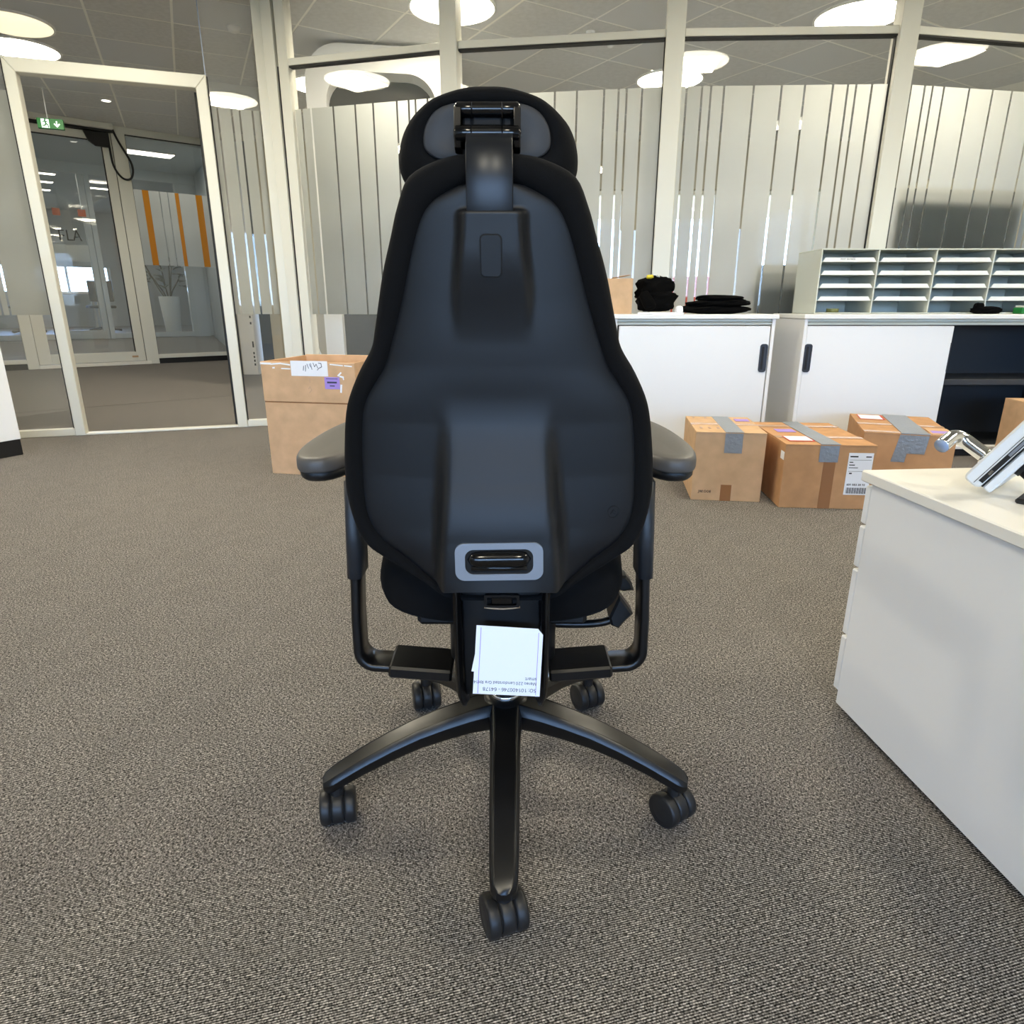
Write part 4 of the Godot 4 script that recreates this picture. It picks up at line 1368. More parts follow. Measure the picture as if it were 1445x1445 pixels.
func caster(parent: Node3D, p: Vector3, yaw: float):
	var c := Node3D.new()
	var n := "caster"
	var k := 0
	while parent.has_node(NodePath(n)):
		k += 1
		n = "caster_%03d" % k
	c.name = n
	parent.add_child(c)
	c.position = p
	c.rotation.y = yaw
	var r := 0.0315
	var wheel := mb()
	var prof := [[0.0, -0.0093], [r * 0.55, -0.0093], [r * 0.62, -0.0085], [r * 0.86, -0.0098], [r * 0.96, -0.0080], [r, -0.0050], [r, 0.0050], [r * 0.96, 0.0080], [r * 0.86, 0.0098], [r * 0.3, 0.0093], [0.0, 0.0093]]
	add_lathe(wheel, prof, 32, Transform3D(Basis(Vector3(0, 1, 0), Vector3(1, 0, 0), Vector3(0, 0, -1)), Vector3.ZERO))
	var wm := done(wheel)
	for x in [-0.0215, 0.0215]:
		part("wheel", wm, M.caster, c, Vector3(x, r, 0))
	var hs := mb()
	add_lathe(hs, [[0.0, -0.0098], [r * 0.93, -0.0098], [r * 0.97, -0.007], [r * 0.97, 0.007], [r * 0.93, 0.0098], [0.0, 0.0098]], 28, Transform3D(Basis(Vector3(0, 1, 0), Vector3(1, 0, 0), Vector3(0, 0, -1)), Vector3(0, r, 0)))
	add_lathe(hs, [[0.0125, r * 1.5], [0.0125, 0.078]], 16)
	part("fork", done(hs), M.caster, c)
	var gp := mb()
	for x in [-0.0109, 0.0109]:
		add_lathe(gp, [[0.0, -0.0012], [r * 0.86, -0.0012], [r * 0.86, 0.0012], [0.0, 0.0012]], 24, Transform3D(Basis(Vector3(0, 1, 0), Vector3(1, 0, 0), Vector3(0, 0, -1)), Vector3(x, r, 0)))
	part("wheel_gap", done(gp), M.groove, c)

func base_leg(parent: Node3D, ang: float):
	# ang: direction in plan, 0 = toward the viewer (+z)
	var rings := []
	var prof := [[0.020, 0.199, 0.062, 0.050], [0.045, 0.197, 0.060, 0.050], [0.075, 0.192, 0.056, 0.046], [0.12, 0.183, 0.053, 0.042], [0.17, 0.171, 0.051, 0.038], [0.22, 0.154, 0.049, 0.035], [0.27, 0.133, 0.0465, 0.032], [0.305, 0.116, 0.0445, 0.030], [0.325, 0.105, 0.042, 0.029], [0.336, 0.098, 0.036, 0.025], [0.343, 0.091, 0.022, 0.014]]
	var d := Vector3(sin(ang), 0, cos(ang))
	var s := Vector3(cos(ang), 0, -sin(ang))
	for q in prof:
		var c: Vector3 = d * q[0]
		var w: float = q[2] * 0.5
		var y: float = q[1]
		var h: float = q[3]
		var sec := [[-0.66, -0.0015], [-0.70, 0.0], [-0.78, -0.03], [-1.0, -0.40], [-0.98, -0.85], [-0.86, -1.0], [0.0, -1.0], [0.86, -1.0], [0.98, -0.85], [1.0, -0.40], [0.78, -0.03], [0.70, 0.0], [0.66, -0.0015], [0.0, -0.0025]]
		var ring := []
		for e in sec:
			var yy: float = y + (e[1] * h if absf(e[1]) > 0.01 else e[1])
			ring.append(c + s * w * e[0] + Vector3(0, yy, 0))
		rings.append(ring)
	var st := mb()
	add_loft(st, rings, false, true, 5, true, [3, 3, 3, 4, 4, 5, 5, 4, 4, 6, 6, 6, 7, 7])
	part("base_leg", done(st), M.satin_black, parent)

func rounded_bar(st: SurfaceTool, pts: Array, w: float, t: float, wide: Vector3):
	# flat bar swept along pts: w along the fixed direction wide, t across it
	var rings := []
	for i in pts.size():
		var d: Vector3 = (pts[mini(i + 1, pts.size() - 1)] - pts[maxi(i - 1, 0)]).normalized()
		var n := wide.cross(d).normalized()
		var a := wide * w * 0.5
		var b := n * t * 0.5
		var k := 0.22
		rings.append([pts[i] + a * (1 - k * t / w * 2.0) + b, pts[i] - a * (1 - k * t / w * 2.0) + b, pts[i] - a + b * (1 - 2 * k), pts[i] - a - b * (1 - 2 * k), pts[i] - a * (1 - k * t / w * 2.0) - b, pts[i] + a * (1 - k * t / w * 2.0) - b, pts[i] + a - b * (1 - 2 * k), pts[i] + a + b * (1 - 2 * k)])
	add_loft(st, rings, true, true, 1)

func build_chair():
	var t := thing("office_chair", "black high-backed office chair with headrest and armrests, seen from behind in the middle", "chair", Vector3(-0.012, 0, -1.085))
	var a := []
	for q in SHELL:
		a.append(Vector2(q[1], q[0]))
	shell_curve = curve(a, 4)
	a = []
	for q in OUTER:
		a.append(Vector2(q[1] * 1.036, 0.9 + (q[0] - 0.9) * (1.035 if q[0] > 0.9 else 1.015)))
	outer_curve = curve(a, 4)

	# --- base: five legs, hub, column, casters
	for i in 5:
		base_leg(t, TAU * i / 5.0)
	part("hub", lathe([[0.0, 0.135], [0.040, 0.137], [0.046, 0.150], [0.046, 0.185], [0.040, 0.198], [0.031, 0.2015], [0.0, 0.2015]], 32), M.satin_black, t)
	part("collar", lathe([[0.029, 0.2015], [0.030, 0.206], [0.027, 0.212], [0.0, 0.212]], 32), M.chrome, t)
	part("gas_column", lathe([[0.024, 0.2115], [0.024, 0.30], [0.0, 0.30]], 28), M.gloss_black, t)
	var yaws := [20.0, 35.0, 25.0, 15.0, 12.0]
	for i in 5:
		var an := TAU * i / 5.0
		caster(t, Vector3(sin(an) * 0.320, 0.0, cos(an) * 0.320), deg_to_rad(yaws[i]))

	# --- mechanism under the seat
	var ms := mb()
	add_loft(ms, [rr3(0.060, 0.075, 0.252, -0.012), rr3(0.125, 0.13, 0.272, -0.005), rr3(0.185, 0.17, 0.312, 0.0), rr3(0.185, 0.19, 0.385, -0.01)], true, true)
	part("mechanism", done(ms), M.black_plastic, t)
	# spine bar: wide plate curving up from the mechanism to the shell
	var sp := mb()
	rounded_bar(sp, curve([Vector3(-0.0035, 0.285, 0.03), Vector3(-0.0035, 0.288, 0.10), Vector3(-0.0035, 0.305, 0.150), Vector3(-0.0038, 0.34, 0.172), Vector3(-0.004, 0.42, 0.180), Vector3(-0.005, 0.53, 0.188)], 5), 0.118, 0.016, Vector3.RIGHT)
	part("spine_plate", done(sp), M.black_plastic, t)
	for sx in [-1.0, 1.0]:
		var sf := mb()
		var pts := curve([Vector3(0, 0.275, 0.06), Vector3(0, 0.284, 0.12), Vector3(0, 0.306, 0.166), Vector3(0, 0.35, 0.186), Vector3(0, 0.42, 0.192), Vector3(0, 0.52, 0.198)], 5)
		var sh := []
		for p in pts:
			var wv := 0.0655 if p.y > 0.33 else lerpf(0.058, 0.0655, clampf((p.y - 0.275) / 0.055, 0, 1))
			sh.append(p + Vector3(-0.0035 + sx * wv, 0, 0))
		rounded_bar(sf, sh, 0.011, 0.034, Vector3.RIGHT)
		part("spine_flange", done(sf), M.satin_black, t)
	# latch at the top of the spine plate
	var lt := mb()
	add_frame(lt, rrect(0.052, 0.020, 0.003), rrect(0.044, 0.013, 0.002), 0.0, 0.005)
	part("latch_frame", done(lt), M.satin_black, t, Vector3(-0.003, 0.486, 0.1975), Vector3(0.05, 0, 0))
	lb(t, "latch", M.gloss_black, -0.019, 0.013, 0.480, 0.492, 0.196, 0.201, 0.002)
	var lp := mb()
	add_tube(lp, curve([Vector3(-0.029, 0.4735, 0.1965), Vector3(-0.002, 0.4722, 0.1985), Vector3(0.024, 0.4740, 0.1965)], 4), 0.0016, 8)
	part("latch_lip", done(lp), M.bronze, t)

	# --- seat cushion
	var rings := []
	var n := 40
	for q in [[0.128, 0.0, 0.455, 0.004], [0.124, 0.55, 0.455, 0.028], [0.112, 0.80, 0.455, 0.050], [0.09, 0.93, 0.456, 0.062], [0.05, 1.0, 0.457, 0.068], [-0.05, 1.06, 0.458, 0.068], [-0.2, 1.10, 0.457, 0.064], [-0.30, 1.04, 0.453, 0.056], [-0.345, 0.9, 0.448, 0.042], [-0.36, 0.7, 0.445, 0.02]]:
		var ring := []
		for k in n:
			var an := TAU * k / n
			var ca := cos(an)
			var sa := sin(an)
			var x: float = 0.206 * q[1] * signf(ca) * pow(absf(ca), 0.72) if q[1] > 0 else 0.05 * ca
			var hh: float = q[3] * (1.0 if sa > 0 else 1.0)
			ring.append(Vector3(x - 0.006, q[2] + hh * signf(sa) * pow(absf(sa), 0.75), q[0]))
		ring.reverse()
		rings.append(ring)
	var sc := mb()
	add_loft(sc, rings, true, true)
	part("seat", done(sc), M.fabric, t)
	lb(t, "seat_pan", M.black_plastic, -0.15, 0.14, 0.378, 0.402, -0.30, 0.07, 0.012)

	# --- back upholstery
	var L := []
	L.append(outline_loop(shell_curve, outer_curve, 0.0, -0.020, 0.012))
	L.append(outline_loop(shell_curve, outer_curve, 0.0, -0.004, 0.002))
	L.append(outline_loop(shell_curve, outer_curve, 0.12, 0.0035))
	L.append(outline_loop(shell_curve, outer_curve, 0.38, 0.0060))
	L.append(outline_loop(shell_curve, outer_curve, 0.66, 0.0030))
	L.append(outline_loop(shell_curve, outer_curve, 0.88, -0.0080))
	L.append(outline_loop(shell_curve, outer_curve, 1.0, -0.026))
	L.append(outline_loop(shell_curve, outer_curve, 0.98, -0.050))
	L.append(outline_loop(shell_curve, outer_curve, 0.80, -0.068))
	L.append(outline_loop(shell_curve, outer_curve, 0.3, -0.078))
	L.append(outline_loop(shell_curve, outer_curve, 0.0, -0.080, 0.03))
	var up := mb()
	add_loft(up, L, false, true)
	part("back_upholstery", done(up), M.fabric, t)

	# --- rear shell as one relief surface
	var rows := 150
	var cols := 64
	var g := []
	for i in rows + 1:
		var row := []
		for j in cols + 1:
			var s := -1.0 + 2.0 * j / cols
			s = signf(s) * (1.0 - pow(1.0 - absf(s), 1.15))
			# the lower edge rises across the raised lumbar block
			var y := lerpf(0.515 + 0.014 * (1.0 - pow(absf(s), 2.5)), 1.0362, float(i) / rows)
			var x := axis_x(y) + shell_w(y) * s
			row.append(Vector3(x, y, shell_z(x, y)))
		g.append(row)
	var stt := mb()
	smooth(stt)
	for i in rows:
		for j in cols:
			quad(stt, g[i][j], g[i][j + 1], g[i + 1][j + 1], g[i + 1][j])
	# edge turned in
	smooth(stt, 2)
	for i in rows:
		var o := Vector3(0, 0, -0.012)
		quad(stt, g[i][0] + o, g[i][0], g[i + 1][0], g[i + 1][0] + o)
		quad(stt, g[i][cols], g[i][cols] + o, g[i + 1][cols] + o, g[i + 1][cols])
	smooth(stt, 3)
	for j in cols:
		var p0: Vector3 = g[0][j]
		var p1: Vector3 = g[0][j + 1]
		var e0 := Vector3(p0.x, p0.y - 0.004, minf(p0.z - 0.01, 0.200))
		var e1 := Vector3(p1.x, p1.y - 0.004, minf(p1.z - 0.01, 0.200))
		quad(stt, e0, e1, p1, p0)
		var q0: Vector3 = g[rows][j]
		var q1: Vector3 = g[rows][j + 1]
		quad(stt, q0, q1, q1 + Vector3(0, 0.001, -0.012), q0 + Vector3(0, 0.001, -0.012))
	part("back_shell", done(stt), M.shell, t)

	# cover cap outlined by a groove on the upper spine
	var cz := shell_z(-0.0125, 0.955)
	var tilt_c := atan2(shell_z(-0.0125, 0.975) - shell_z(-0.0125, 0.94), 0.035)
	var gv := mb()
	add_prism(gv, rrect(0.0265, 0.0485, 0.0065, 5), -0.004, 0.0004)
	part("cap_groove", done(gv), M.groove, t, Vector3(-0.0125, 0.955, cz), Vector3(tilt_c, 0, 0))
	var cc := mb()
	add_prism(cc, rrect(0.0240, 0.0460, 0.0055, 5), -0.003, 0.0011, Transform3D(), 0.0006)
	part("cap", done(cc), M.shell, t, Vector3(-0.0125, 0.955, cz), Vector3(tilt_c, 0, 0))

	# round moulded mark at the lower right
	var ez := shell_z(0.155, 0.622)
	var en := Vector3(0.62, 0, 1).normalized()
	var mk := mb()
	var ring_o := disc(0, 0, 0.0092, 24)
	var ring_i := disc(0, 0, 0.0079, 24)
	add_frame(mk, ring_o, ring_i, -0.004, 0.0006)
	add_prism(mk, bar2([-0.004, -0.003], [0.0, 0.003], 0.0006), -0.003, 0.0006)
	add_prism(mk, bar2([0.0, 0.003], [0.0035, 0.0], 0.0006), -0.003, 0.0006)
	add_prism(mk, bar2([-0.001, -0.001], [0.003, -0.0035], 0.0006), -0.003, 0.0006)
	var dzx := (shell_z(0.160, 0.622) - shell_z(0.150, 0.622)) / 0.010
	var dzy := (shell_z(0.155, 0.630) - shell_z(0.155, 0.614)) / 0.016
	var nrm := Vector3(-dzx, -dzy, 1).normalized()
	var bx := Vector3(1, 0, dzx).normalized()
	var mo := part("moulded_mark", done(mk), M.groove, t)
	mo.transform = Transform3D(Basis(bx, nrm.cross(bx), nrm), Vector3(0.155, 0.622, ez + 0.0002))

	# lumbar release handle in its frame
	var hz := shell_z(-0.005, 0.570)
	var ht := atan2(shell_z(-0.005, 0.585) - shell_z(-0.005, 0.545), 0.04)
	var H := Node3D.new()
	H.name = "lumbar_handle"
	t.add_child(H)
	H.position = Vector3(-0.0052, 0.5730, hz)
	H.rotation = Vector3(ht, 0, deg_to_rad(0.9))
	var hf := mb()
	add_frame(hf, barrel(0.1165, 0.0500, 0.0025, 0.011), barrel(0.0900, 0.0330, 0.0018, 0.010), -0.004, 0.0022)
	part("handle_frame", done(hf), M.handle_frame, H)
	var hr := mb()
	add_prism(hr, barrel(0.0905, 0.0335, 0.0018, 0.010), -0.004, 0.0004)
	part("handle_recess", done(hr), M.groove, H)
	var hb := mb()
	var hrings := []
	for k in 15:
		var u := -1.0 + 2.0 * k / 14.0
		var f := pow(1.0 - pow(absf(u), 6.0), 0.5)
		var ring := []
		for e in 16:
			var an := TAU * e / 16.0
			ring.append(Vector3(u * 0.0425, 0.0035 + sin(an) * (0.0105 * f + 0.001), 0.001 + cos(an) * (0.0095 * f + 0.0005)))
		hrings.append(ring)
	for r in hrings:
		r.reverse()
	add_loft(hb, hrings, true, true)
	part("grip_bar", done(hb), M.gloss_black, H)
	var h2 := mb()
	add_tube(h2, [Vector3(-0.037, -0.0085, 0.0015), Vector3(0.037, -0.0085, 0.0015)], 0.0042, 10)
	part("grip_bar", done(h2), M.gloss_black, H)

	# --- headrest
	var ho := [[1.148, 0.0], [1.1475, 0.020], [1.142, 0.047], [1.134, 0.071], [1.115, 0.097], [1.092, 0.110], [1.065, 0.1135], [1.045, 0.104], [1.034, 0.085], [1.028, 0.05], [1.026, 0.0]]
	var hp := [[1.1395, 0.0], [1.139, 0.028], [1.1365, 0.050], [1.129, 0.066], [1.115, 0.0765], [1.10, 0.0800], [1.088, 0.0775], [1.079, 0.066], [1.0755, 0.050], [1.0745, 0.02], [1.0745, 0.0]]
	var hoc := []
	var hpc := []
	for q in ho:
		hoc.append(Vector2(q[1] * 1.03, 0.9 + (q[0] - 0.9) * 1.03))
	for q in hp:
		hpc.append(Vector2(q[1] * 0.975, 0.9 + (q[0] - 0.9) * 0.968))
	hoc = curve(hoc, 4)
	hpc = curve(hpc, 4)
	var HL := []
	for q in [[0.0, -0.012, 0.006], [0.0, -0.001, 0.0], [0.20, 0.0045, 0.0], [0.5, 0.002, 0.0], [0.8, -0.010, 0.0], [0.96, -0.028, 0.0], [1.0, -0.046, 0.0], [0.95, -0.066, 0.0], [0.75, -0.080, 0.0], [0.3, -0.084, 0.0], [0.0, -0.084, 0.02]]:
		HL.append(head_loop(hpc, hoc, q[0], 0.188 + q[1], q[2]))
	var hd := mb()
	add_loft(hd, HL, false, true)
	part("headrest_cushion", done(hd), M.fabric, t)
	var hpl := mb()
	add_loft(hpl, [head_loop(hpc, hoc, 0.0, 0.176, 0.001), head_loop(hpc, hoc, 0.0, 0.1905, 0.0), head_loop(hpc, hoc, 0.0, 0.1935, 0.003), head_loop(hpc, hoc, 0.0, 0.1955, 0.02)], false, true)
	part("headrest_plate", done(hpl), M.head_plate, t)

	# --- headrest joint
	var J := Node3D.new()
	J.name = "headrest_joint"
	t.add_child(J)
	J.position = Vector3(-0.0165, 0, 0)
	for q in [[1.1160, 0.0084, 0.218, 0.0385], [1.0900, 0.0092, 0.2255, 0.0390]]:
		for seg in [[-1.0, -0.48], [-0.455, 0.43], [0.455, 1.0]]:
			var bs := mb()
			var x0: float = seg[0] * q[3]
			var x1: float = seg[1] * q[3]
			var e := 0.0035
			var r0 := 0.55 if seg[0] < -0.9 else 1.0
			var r1 := 0.55 if seg[1] > 0.9 else 1.0
			add_tube(bs, [Vector3(x0, q[0], q[2]), Vector3(x0 + (e if r0 < 1 else 0.0006), q[0], q[2]), Vector3(x1 - (e if r1 < 1 else 0.0006), q[0], q[2]), Vector3(x1, q[0], q[2])], [q[1] * r0, q[1], q[1], q[1] * r1], 18)
			part("joint_bar", done(bs), M.gloss_black, J)
	lb(J, "joint_block", M.groove, -0.0175, 0.0165, 1.0915, 1.1145, 0.192, 0.2185, 0.002)
	for s in [-1.0, 1.0]:
		lb(J, "joint_link", M.groove, s * 0.0235 - 0.006, s * 0.0235 + 0.006, 1.088, 1.118, 0.192, 0.217, 0.003)
		var lg := mb()
		add_prism(lg, PackedVector2Array([Vector2(0.196, 1.112), Vector2(0.193, 1.085), Vector2(0.200, 1.0735), Vector2(0.214, 1.0715), Vector2(0.227, 1.0755), Vector2(0.2325, 1.088), Vector2(0.228, 1.1165), Vector2(0.212, 1.1185)]), -0.004, 0.004, Transform3D(Basis(Vector3(0, 0, 1), Vector3(0, 1, 0), Vector3(-1, 0, 0)), Vector3(s * 0.0345, 0, 0)), 0.001, true)
		part("joint_lug", done(lg), M.gloss_black, J)
	lb(J, "mount_plate", M.groove, -0.034, 0.034, 1.080, 1.124, 0.186, 0.199, 0.004)
	var stp := mb()
	rounded_bar(stp, curve([Vector3(0.0015, 1.0895, 0.216), Vector3(0.0015, 1.086, 0.233), Vector3(0.0015, 1.079, 0.2445), Vector3(0.0015, 1.068, 0.2535), Vector3(0.0018, 1.050, 0.2600), Vector3(0.002, 1.030, 0.2620), Vector3(0.002, 1.005, 0.2600), Vector3(0.002, 0.985, 0.2540)], 5), 0.0535, 0.006, Vector3.RIGHT)
	part("headrest_strap", done(stp), M.strap, t, Vector3(-0.0155, 0, 0))

	# --- armrests
	for s in [-1.0, 1.0]:
		var xo: float = -0.0075
		var ab := mb()
		var pts := [Vector3(xo + s * 0.12, 0.300, 0.060), Vector3(xo + s * 0.18, 0.304, 0.062), Vector3(xo + s * 0.209, 0.307, 0.063)]
		for k in 7:
			var an := PI * 0.5 * k / 6.0
			pts.append(Vector3(xo + s * (0.2125 + 0.030 * sin(an)), 0.337 - 0.030 * cos(an), 0.063))
		pts.append(Vector3(xo + s * 0.2420, 0.40, 0.062))
		pts.append(Vector3(xo + s * 0.2380, 0.50, 0.058))
		pts.append(Vector3(xo + s * 0.2350, 0.60, 0.054))
		rounded_bar(ab, pts, 0.056, 0.0145, Vector3.BACK)
		part("arm_bar", done(ab), M.satin_black, t)
		var sl := mb()
		rounded_bar(sl, [Vector3(xo + s * 0.2385, 0.473, 0.061), Vector3(xo + s * 0.2370, 0.54, 0.058), Vector3(xo + s * 0.2340, 0.635, 0.054)], 0.062, 0.0235, Vector3.BACK)
		part("arm_sleeve", done(sl), M.sleeve, t)
		var bl := mb()
		add_box(bl, Vector3(0.108, 0.0225, 0.082), turned(Vector3(xo + s * 0.137, 0.300, 0.058), Vector3(0, 0, s * 0.085)), 0.004)
		part("arm_bracket", done(bl), M.satin_black, t)
		# pad
		var pr := []
		var pc := Vector3(s * 0.278 - 0.0135, 0, -0.115)
		for q in [[0.80, 0.6490], [0.97, 0.6495], [1.0, 0.6530], [1.0, 0.6620], [0.985, 0.6680], [0.945, 0.6715], [0.88, 0.6732], [0.55, 0.6742], [0.2, 0.6744]]:
			var ring := []
			for k in 36:
				var an := TAU * k / 36.0
				var ca := cos(an)
				var sa := sin(an)
				ring.append(pc + Vector3(0.056 * q[0] * signf(ca) * pow(absf(ca), 0.78) - s * 0.012 * sa, q[1] + 0.004 * sa, -0.185 * (1.0 - (1.0 - q[0]) * 0.35) * signf(sa) * pow(absf(sa), 0.86)))
			pr.append(ring)
		var ps := mb()
		add_loft(ps, pr, true, true)
		part("arm_pad", done(ps), M.pad, t)
		var ur := []
		for q in [[0.62, 0.6300], [0.84, 0.6325], [0.93, 0.6380], [0.95, 0.6495]]:
			var ring := []
			for k in 32:
				var an := TAU * k / 32.0
				var ca := cos(an)
				var sa := sin(an)
				ring.append(pc + Vector3(0.056 * q[0] * signf(ca) * pow(absf(ca), 0.78) - s * 0.012 * sa, q[1] + 0.004 * sa, -0.183 * (1.0 - (1.0 - q[0]) * 0.5) * signf(sa) * pow(absf(sa), 0.86)))
			ur.append(ring)
		var us := mb()
		add_loft(us, ur, true, true)
		part("pad_support", done(us), M.black_plastic, t)

	# --- levers on the right
	var lv := mb()
	add_tube(lv, curve([Vector3(0.05, 0.352, 0.0), Vector3(0.09, 0.3475, 0.0), Vector3(0.135, 0.3460, 0.0), Vector3(0.175, 0.3490, 0.0), Vector3(0.198, 0.358, 0.0)], 5), 0.0075, 10)
	part("lever_rod", done(lv), M.satin_black, t)
	paddle(t, "lever_paddle", [[0.190, 0.352], [0.204, 0.346], [0.216, 0.362], [0.2285, 0.375], [0.212, 0.398], [0.2025, 0.411], [0.195, 0.392], [0.1855, 0.368]], -0.02, 0.02)
	paddle(t, "tilt_knob", [[0.182, 0.430], [0.196, 0.419], [0.212, 0.415], [0.229, 0.417], [0.224, 0.432], [0.214, 0.4445], [0.196, 0.4455]], -0.022, 0.012)

	# --- paper tag clipped to the spine plate
	var tg := Node3D.new()
	tg.name = "paper_tag"
	t.add_child(tg)
	tg.position = Vector3(0.0006, 0.0459, 0.2165)
	tg.scale = Vector3.ONE * 0.949
	var bk := mb()
	add_prism(bk, PackedVector2Array([Vector2(-0.052, 0.350), Vector2(0.04, 0.34), Vector2(0.045, 0.42), Vector2(-0.042, 0.40)]), -0.0012, -0.0005)
	part("tag_back_sheet", done(bk), M.paper, tg)
	var sht := mb()
	add_prism(sht, PackedVector2Array([Vector2(-0.0505, 0.3105), Vector2(0.0560, 0.3050), Vector2(0.0600, 0.4140), Vector2(0.0525, 0.4245), Vector2(-0.0425, 0.4310)]), 0.0, 0.0007)
	part("tag_sheet", done(sht), M.paper, tg)
	var rot := Vector3(0, 0, PI + deg_to_rad(-2.6))
	part("tag_text", text_mesh("SO: 101400746 - 64178", 0.0082, 0.0003), M.ink, tg, Vector3(0.0505, 0.3205, 0.0009), rot)
	part("tag_text", text_mesh("Mereo 220 Lendorsted Gra RH14", 0.0068, 0.0003), M.ink, tg, Vector3(0.0510, 0.3318, 0.0009), rot)
	part("tag_text", text_mesh("smart", 0.0070, 0.0003), M.ink, tg, Vector3(0.0515, 0.3405, 0.0009), rot)
	var rl := mb()
	add_prism(rl, bar2([-0.0425, 0.312], [-0.0355, 0.427], 0.0005), 0.0008, 0.001)
	add_prism(rl, bar2([0.0495, 0.308], [0.0535, 0.418], 0.0004), 0.0008, 0.001)
	part("tag_rule", done(rl), M.purple, tg)

func barrel(w: float, h: float, bulge: float, r: float) -> PackedVector2Array:
	# rounded rectangle whose sides bow out slightly
	var p := rrect(w, h, r, 6)
	var q := PackedVector2Array()
	for v in p:
		var s := 1.0 - pow(absf(v.x) / (w * 0.5), 2.0)
		var c := 1.0 - pow(absf(v.y) / (h * 0.5), 2.0)
		q.append(v + Vector2(signf(v.x) * bulge * 0.4 * c, signf(v.y) * bulge * s))
	return q

func paddle(t: Node3D, called: String, pts: Array, z0: float, z1: float):
	var poly := PackedVector2Array()
	for p in pts:
		poly.append(Vector2(p[0], p[1]))
	if Geometry2D.is_polygon_clockwise(poly):
		poly.reverse()
	# clockwise test of Godot: screen axes are y down, so turn to counter-clockwise by area
	var area := 0.0
	for k in poly.size():
		area += poly[k].cross(poly[(k + 1) % poly.size()])
	if area < 0:
		poly.reverse()
	var st := mb()
	add_prism(st, poly, z0, z1, Transform3D(), 0.004, true)
	part(called, done(st), M.black_plastic, t)

func rr3(w: float, d: float, y: float, z: float) -> Array:
	var out := []
	for p in rrect(w, d, minf(w, d) * 0.25, 4):
		out.append(Vector3(p.x - 0.004, y, z - p.y))
	return out

func head_loop(pl: Array, ol: Array, f: float, z: float, shrink: float) -> Array:
	var out := []
	var n := pl.size()
	var cx := -0.0185
	for i in n - 1:
		var p: Vector2 = pl[i].lerp(ol[i], f)
		var k := 1.0 - shrink / 0.08
		out.append(Vector3(cx + p.x * k, 1.105 + (p.y - 1.105) * k, z - 1.6 * p.x * p.x))
	for i in range(n - 1, 0, -1):
		var p: Vector2 = pl[i].lerp(ol[i], f)
		var k := 1.0 - shrink / 0.08
		out.append(Vector3(cx - p.x * k, 1.105 + (p.y - 1.105) * k, z - 1.6 * p.x * p.x))
	return out

# ------------------------------------------------------------------ small things
func lump(size: Vector3, sd: int, amp: float, flatb := 0.0, folds := 9.0) -> ArrayMesh:
	# crumpled cloth: a rounded block displaced by noise and running folds; rests on y = 0
	var nz := FastNoiseLite.new()
	nz.seed = sd
	nz.frequency = 1.0
	nz.fractal_octaves = 3
	var st := mb()
	smooth(st)
	var U := 56
	var V := 28
	var g := []
	for i in V + 1:
		var th := PI * i / V
		var row := []
		for j in U:
			var ph := TAU * j / U
			var d := Vector3(sin(th) * cos(ph), cos(th), -sin(th) * sin(ph))
			var e := Vector3(signf(d.x) * pow(absf(d.x), 0.65), signf(d.y) * pow(absf(d.y), 0.75), signf(d.z) * pow(absf(d.z), 0.65))
			var f := 1.0 + amp * nz.get_noise_3dv(e * 1.1) + amp * 0.35 * absf(nz.get_noise_3dv(Vector3(e.x * 1.2, e.y * folds * 0.5, e.z * 1.2) + Vector3(7, 0, 0)))
			var p := e * f * size * 0.5 + Vector3(0, size.y * 0.5, 0)
			p.y = maxf(p.y, flatb * 0.0)
			row.append(p)
		g.append(row)
	for i in V:
		for j in U:
			var l := (j + 1) % U
			quad(st, g[i + 1][j], g[i + 1][l], g[i][l], g[i][j])
	return done(st)

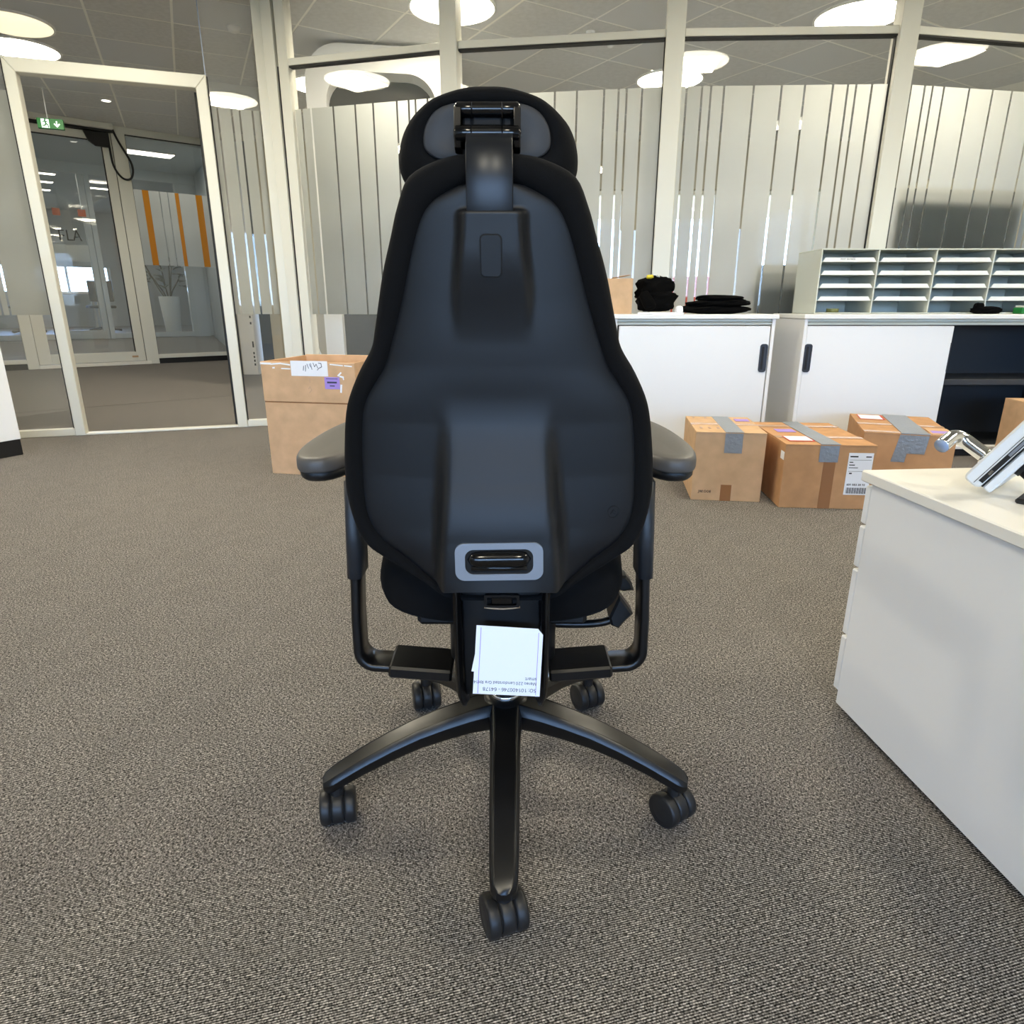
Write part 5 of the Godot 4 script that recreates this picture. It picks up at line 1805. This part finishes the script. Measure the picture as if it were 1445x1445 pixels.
func build_small():
	# on the left cabinet
	var b := thing("open_carton", "small open cardboard box on the cabinet, against the heap of black clothes", "box", Vector3(0.455, 0.851, -4.20))
	var w := 0.275
	var h := 0.205
	lb(b, "wall_panel", M.card_pale, 0.0, w, 0.0, h, -0.005, 0.0, 0.002)
	lb(b, "wall_panel", M.card_pale, 0.0, w, 0.0, h, -0.25, -0.245, 0.002)
	lb(b, "wall_panel", M.card_pale, 0.0, 0.005, 0.0, h, -0.245, -0.005, 0.002)
	lb(b, "wall_panel", M.card_pale, w - 0.005, w, 0.0, h, -0.245, -0.005, 0.002)
	lb(b, "base_panel", M.card_pale, 0.005, w - 0.005, 0.0, 0.005, -0.245, -0.005, 0.0)
	part("flap", box(Vector3(0.10, 0.004, 0.24), 0.001), M.card_dark, b, Vector3(w - 0.07, h + 0.012, -0.125), Vector3(0, 0, 0.16))
	part("contents", box(Vector3(w - 0.02, 0.09, 0.22), 0.01), M.cloth_black, b, Vector3(w * 0.5, 0.15, -0.125))
	var c := thing("clothes_heap", "crumpled heap of black clothes with yellow tags beside the small open box", "clothes", Vector3(0.872, 0.8645, -4.22))
	part("cloth", lump(Vector3(0.22, 0.12, 0.18), 3, 0.26), M.cloth_black, c, Vector3(0.0, 0.0, 0.02))
	part("cloth", lump(Vector3(0.20, 0.13, 0.18), 8, 0.28), M.cloth_black, c, Vector3(-0.005, 0.07, -0.01), Vector3(0, 0.4, 0.08))
	var sl := mb()
	add_tube(sl, curve([Vector3(-0.09, 0.10, 0.10), Vector3(-0.07, 0.06, 0.125), Vector3(-0.05, 0.03, 0.125), Vector3(-0.045, 0.014, 0.13)], 5), [0.03, 0.031, 0.032, 0.033, 0.034, 0.035, 0.036, 0.036, 0.036, 0.035, 0.034, 0.033, 0.03, 0.026, 0.02, 0.012], 12)
	part("sleeve", done(sl), M.cloth_black, c)
	part("yellow_tag", box(Vector3(0.040, 0.022, 0.02), 0.004), M.yellow, c, Vector3(-0.05, 0.198, 0.055), Vector3(-0.6, 0, 0.1))
	part("yellow_tag", box(Vector3(0.020, 0.014, 0.02), 0.003), M.rack, c, Vector3(0.0, 0.202, 0.05), Vector3(-0.6, 0, -0.2))
	var wp := thing("white_garment", "flat white garment peeking out under the black heap on the cabinet", "clothes", Vector3(0.90, 0.8515, -4.15))
	var ws := mb()
	add_prism(ws, PackedVector2Array([Vector2(-0.16, 0.10), Vector2(-0.10, 0.145), Vector2(0.0, 0.12), Vector2(0.10, 0.14), Vector2(0.115, 0.06), Vector2(0.10, -0.08), Vector2(-0.12, -0.08)].map(func(v): return Vector2(v.x, -v.y))), 0.0, 0.010, Transform3D(Basis(Vector3.RIGHT, Vector3.FORWARD, Vector3.UP), Vector3.ZERO), 0.003)
	part("cloth", done(ws), M.paper, wp)
	part("fold", lump(Vector3(0.045, 0.04, 0.05), 12, 0.2), M.paper, wp, Vector3(0.098, 0.006, 0.03))
	var f := thing("folded_clothes", "flat stack of folded black clothes on the cabinet, right of the heap", "clothes", Vector3(1.235, 0.852, -4.22))
	var hts := [0.0, 0.040, 0.068]
	var szs := [Vector3(0.40, 0.050, 0.26), Vector3(0.36, 0.042, 0.25), Vector3(0.27, 0.04, 0.22)]
	for k in 3:
		part("folded_cloth", lump(szs[k], 20 + k, 0.16), M.cloth_black, f, Vector3([0.0, 0.02, 0.03][k], hts[k], 0.0), Vector3(0, [0.05, -0.08, 0.1][k], [0.0, 0.03, -0.03][k]))
	# in the sorter's bottom row
	var g1 := thing("tape_roll", "small olive tape roll in the bottom left slot of the mail sorter", "tape", Vector3(1.99, 0.860, -4.28))
	part("roll", lathe([[0.022, 0.0], [0.036, 0.0], [0.036, 0.022], [0.022, 0.022], [0.022, 0.0]], 24), mat(Color(0.62, 0.60, 0.35), 0.5), g1)
	var k1 := thing("black_pouch", "crumpled black pouch in front of the mail sorter, right of the third column", "pouch", Vector3(2.83, 0.8535, -4.115), -0.1)
	part("pouch", lump(Vector3(0.16, 0.04, 0.07), 33, 0.25), M.cloth_black, k1)
	part("strap", lump(Vector3(0.05, 0.055, 0.05), 35, 0.25), M.cloth_black, k1, Vector3(-0.045, 0.006, 0.0))
	var g2 := thing("green_box", "green packet lying at the foot of the mail sorter by the right edge", "packet", Vector3(3.08, 0.8535, -4.11), 0.08)
	part("carton", box(Vector3(0.14, 0.034, 0.07), 0.003), M.green, g2, Vector3(0, 0.017, 0))
	lb(g2, "lid", M.rack, -0.06, 0.07, 0.034, 0.046, -0.035, 0.03, 0.003)
	# white cupboard cut by the left frame edge
	var lc := thing("white_cupboard", "white cupboard end with black plinth at the left edge", "cupboard", Vector3(-3.085, 0, -4.09), deg_to_rad(65.0))
	lb(lc, "door", M.white, -0.60, 0.0, 0.10, 1.25, -0.018, 0.0)
	lb(lc, "door", M.white, -1.2, -0.603, 0.10, 1.25, -0.018, 0.0)
	lb(lc, "body", M.white, -1.2, -0.004, 0.10, 1.25, -0.58, -0.019)
	lb(lc, "plinth", M.plinth, -1.18, -0.002, 0.0, 0.10, -0.56, -0.006)
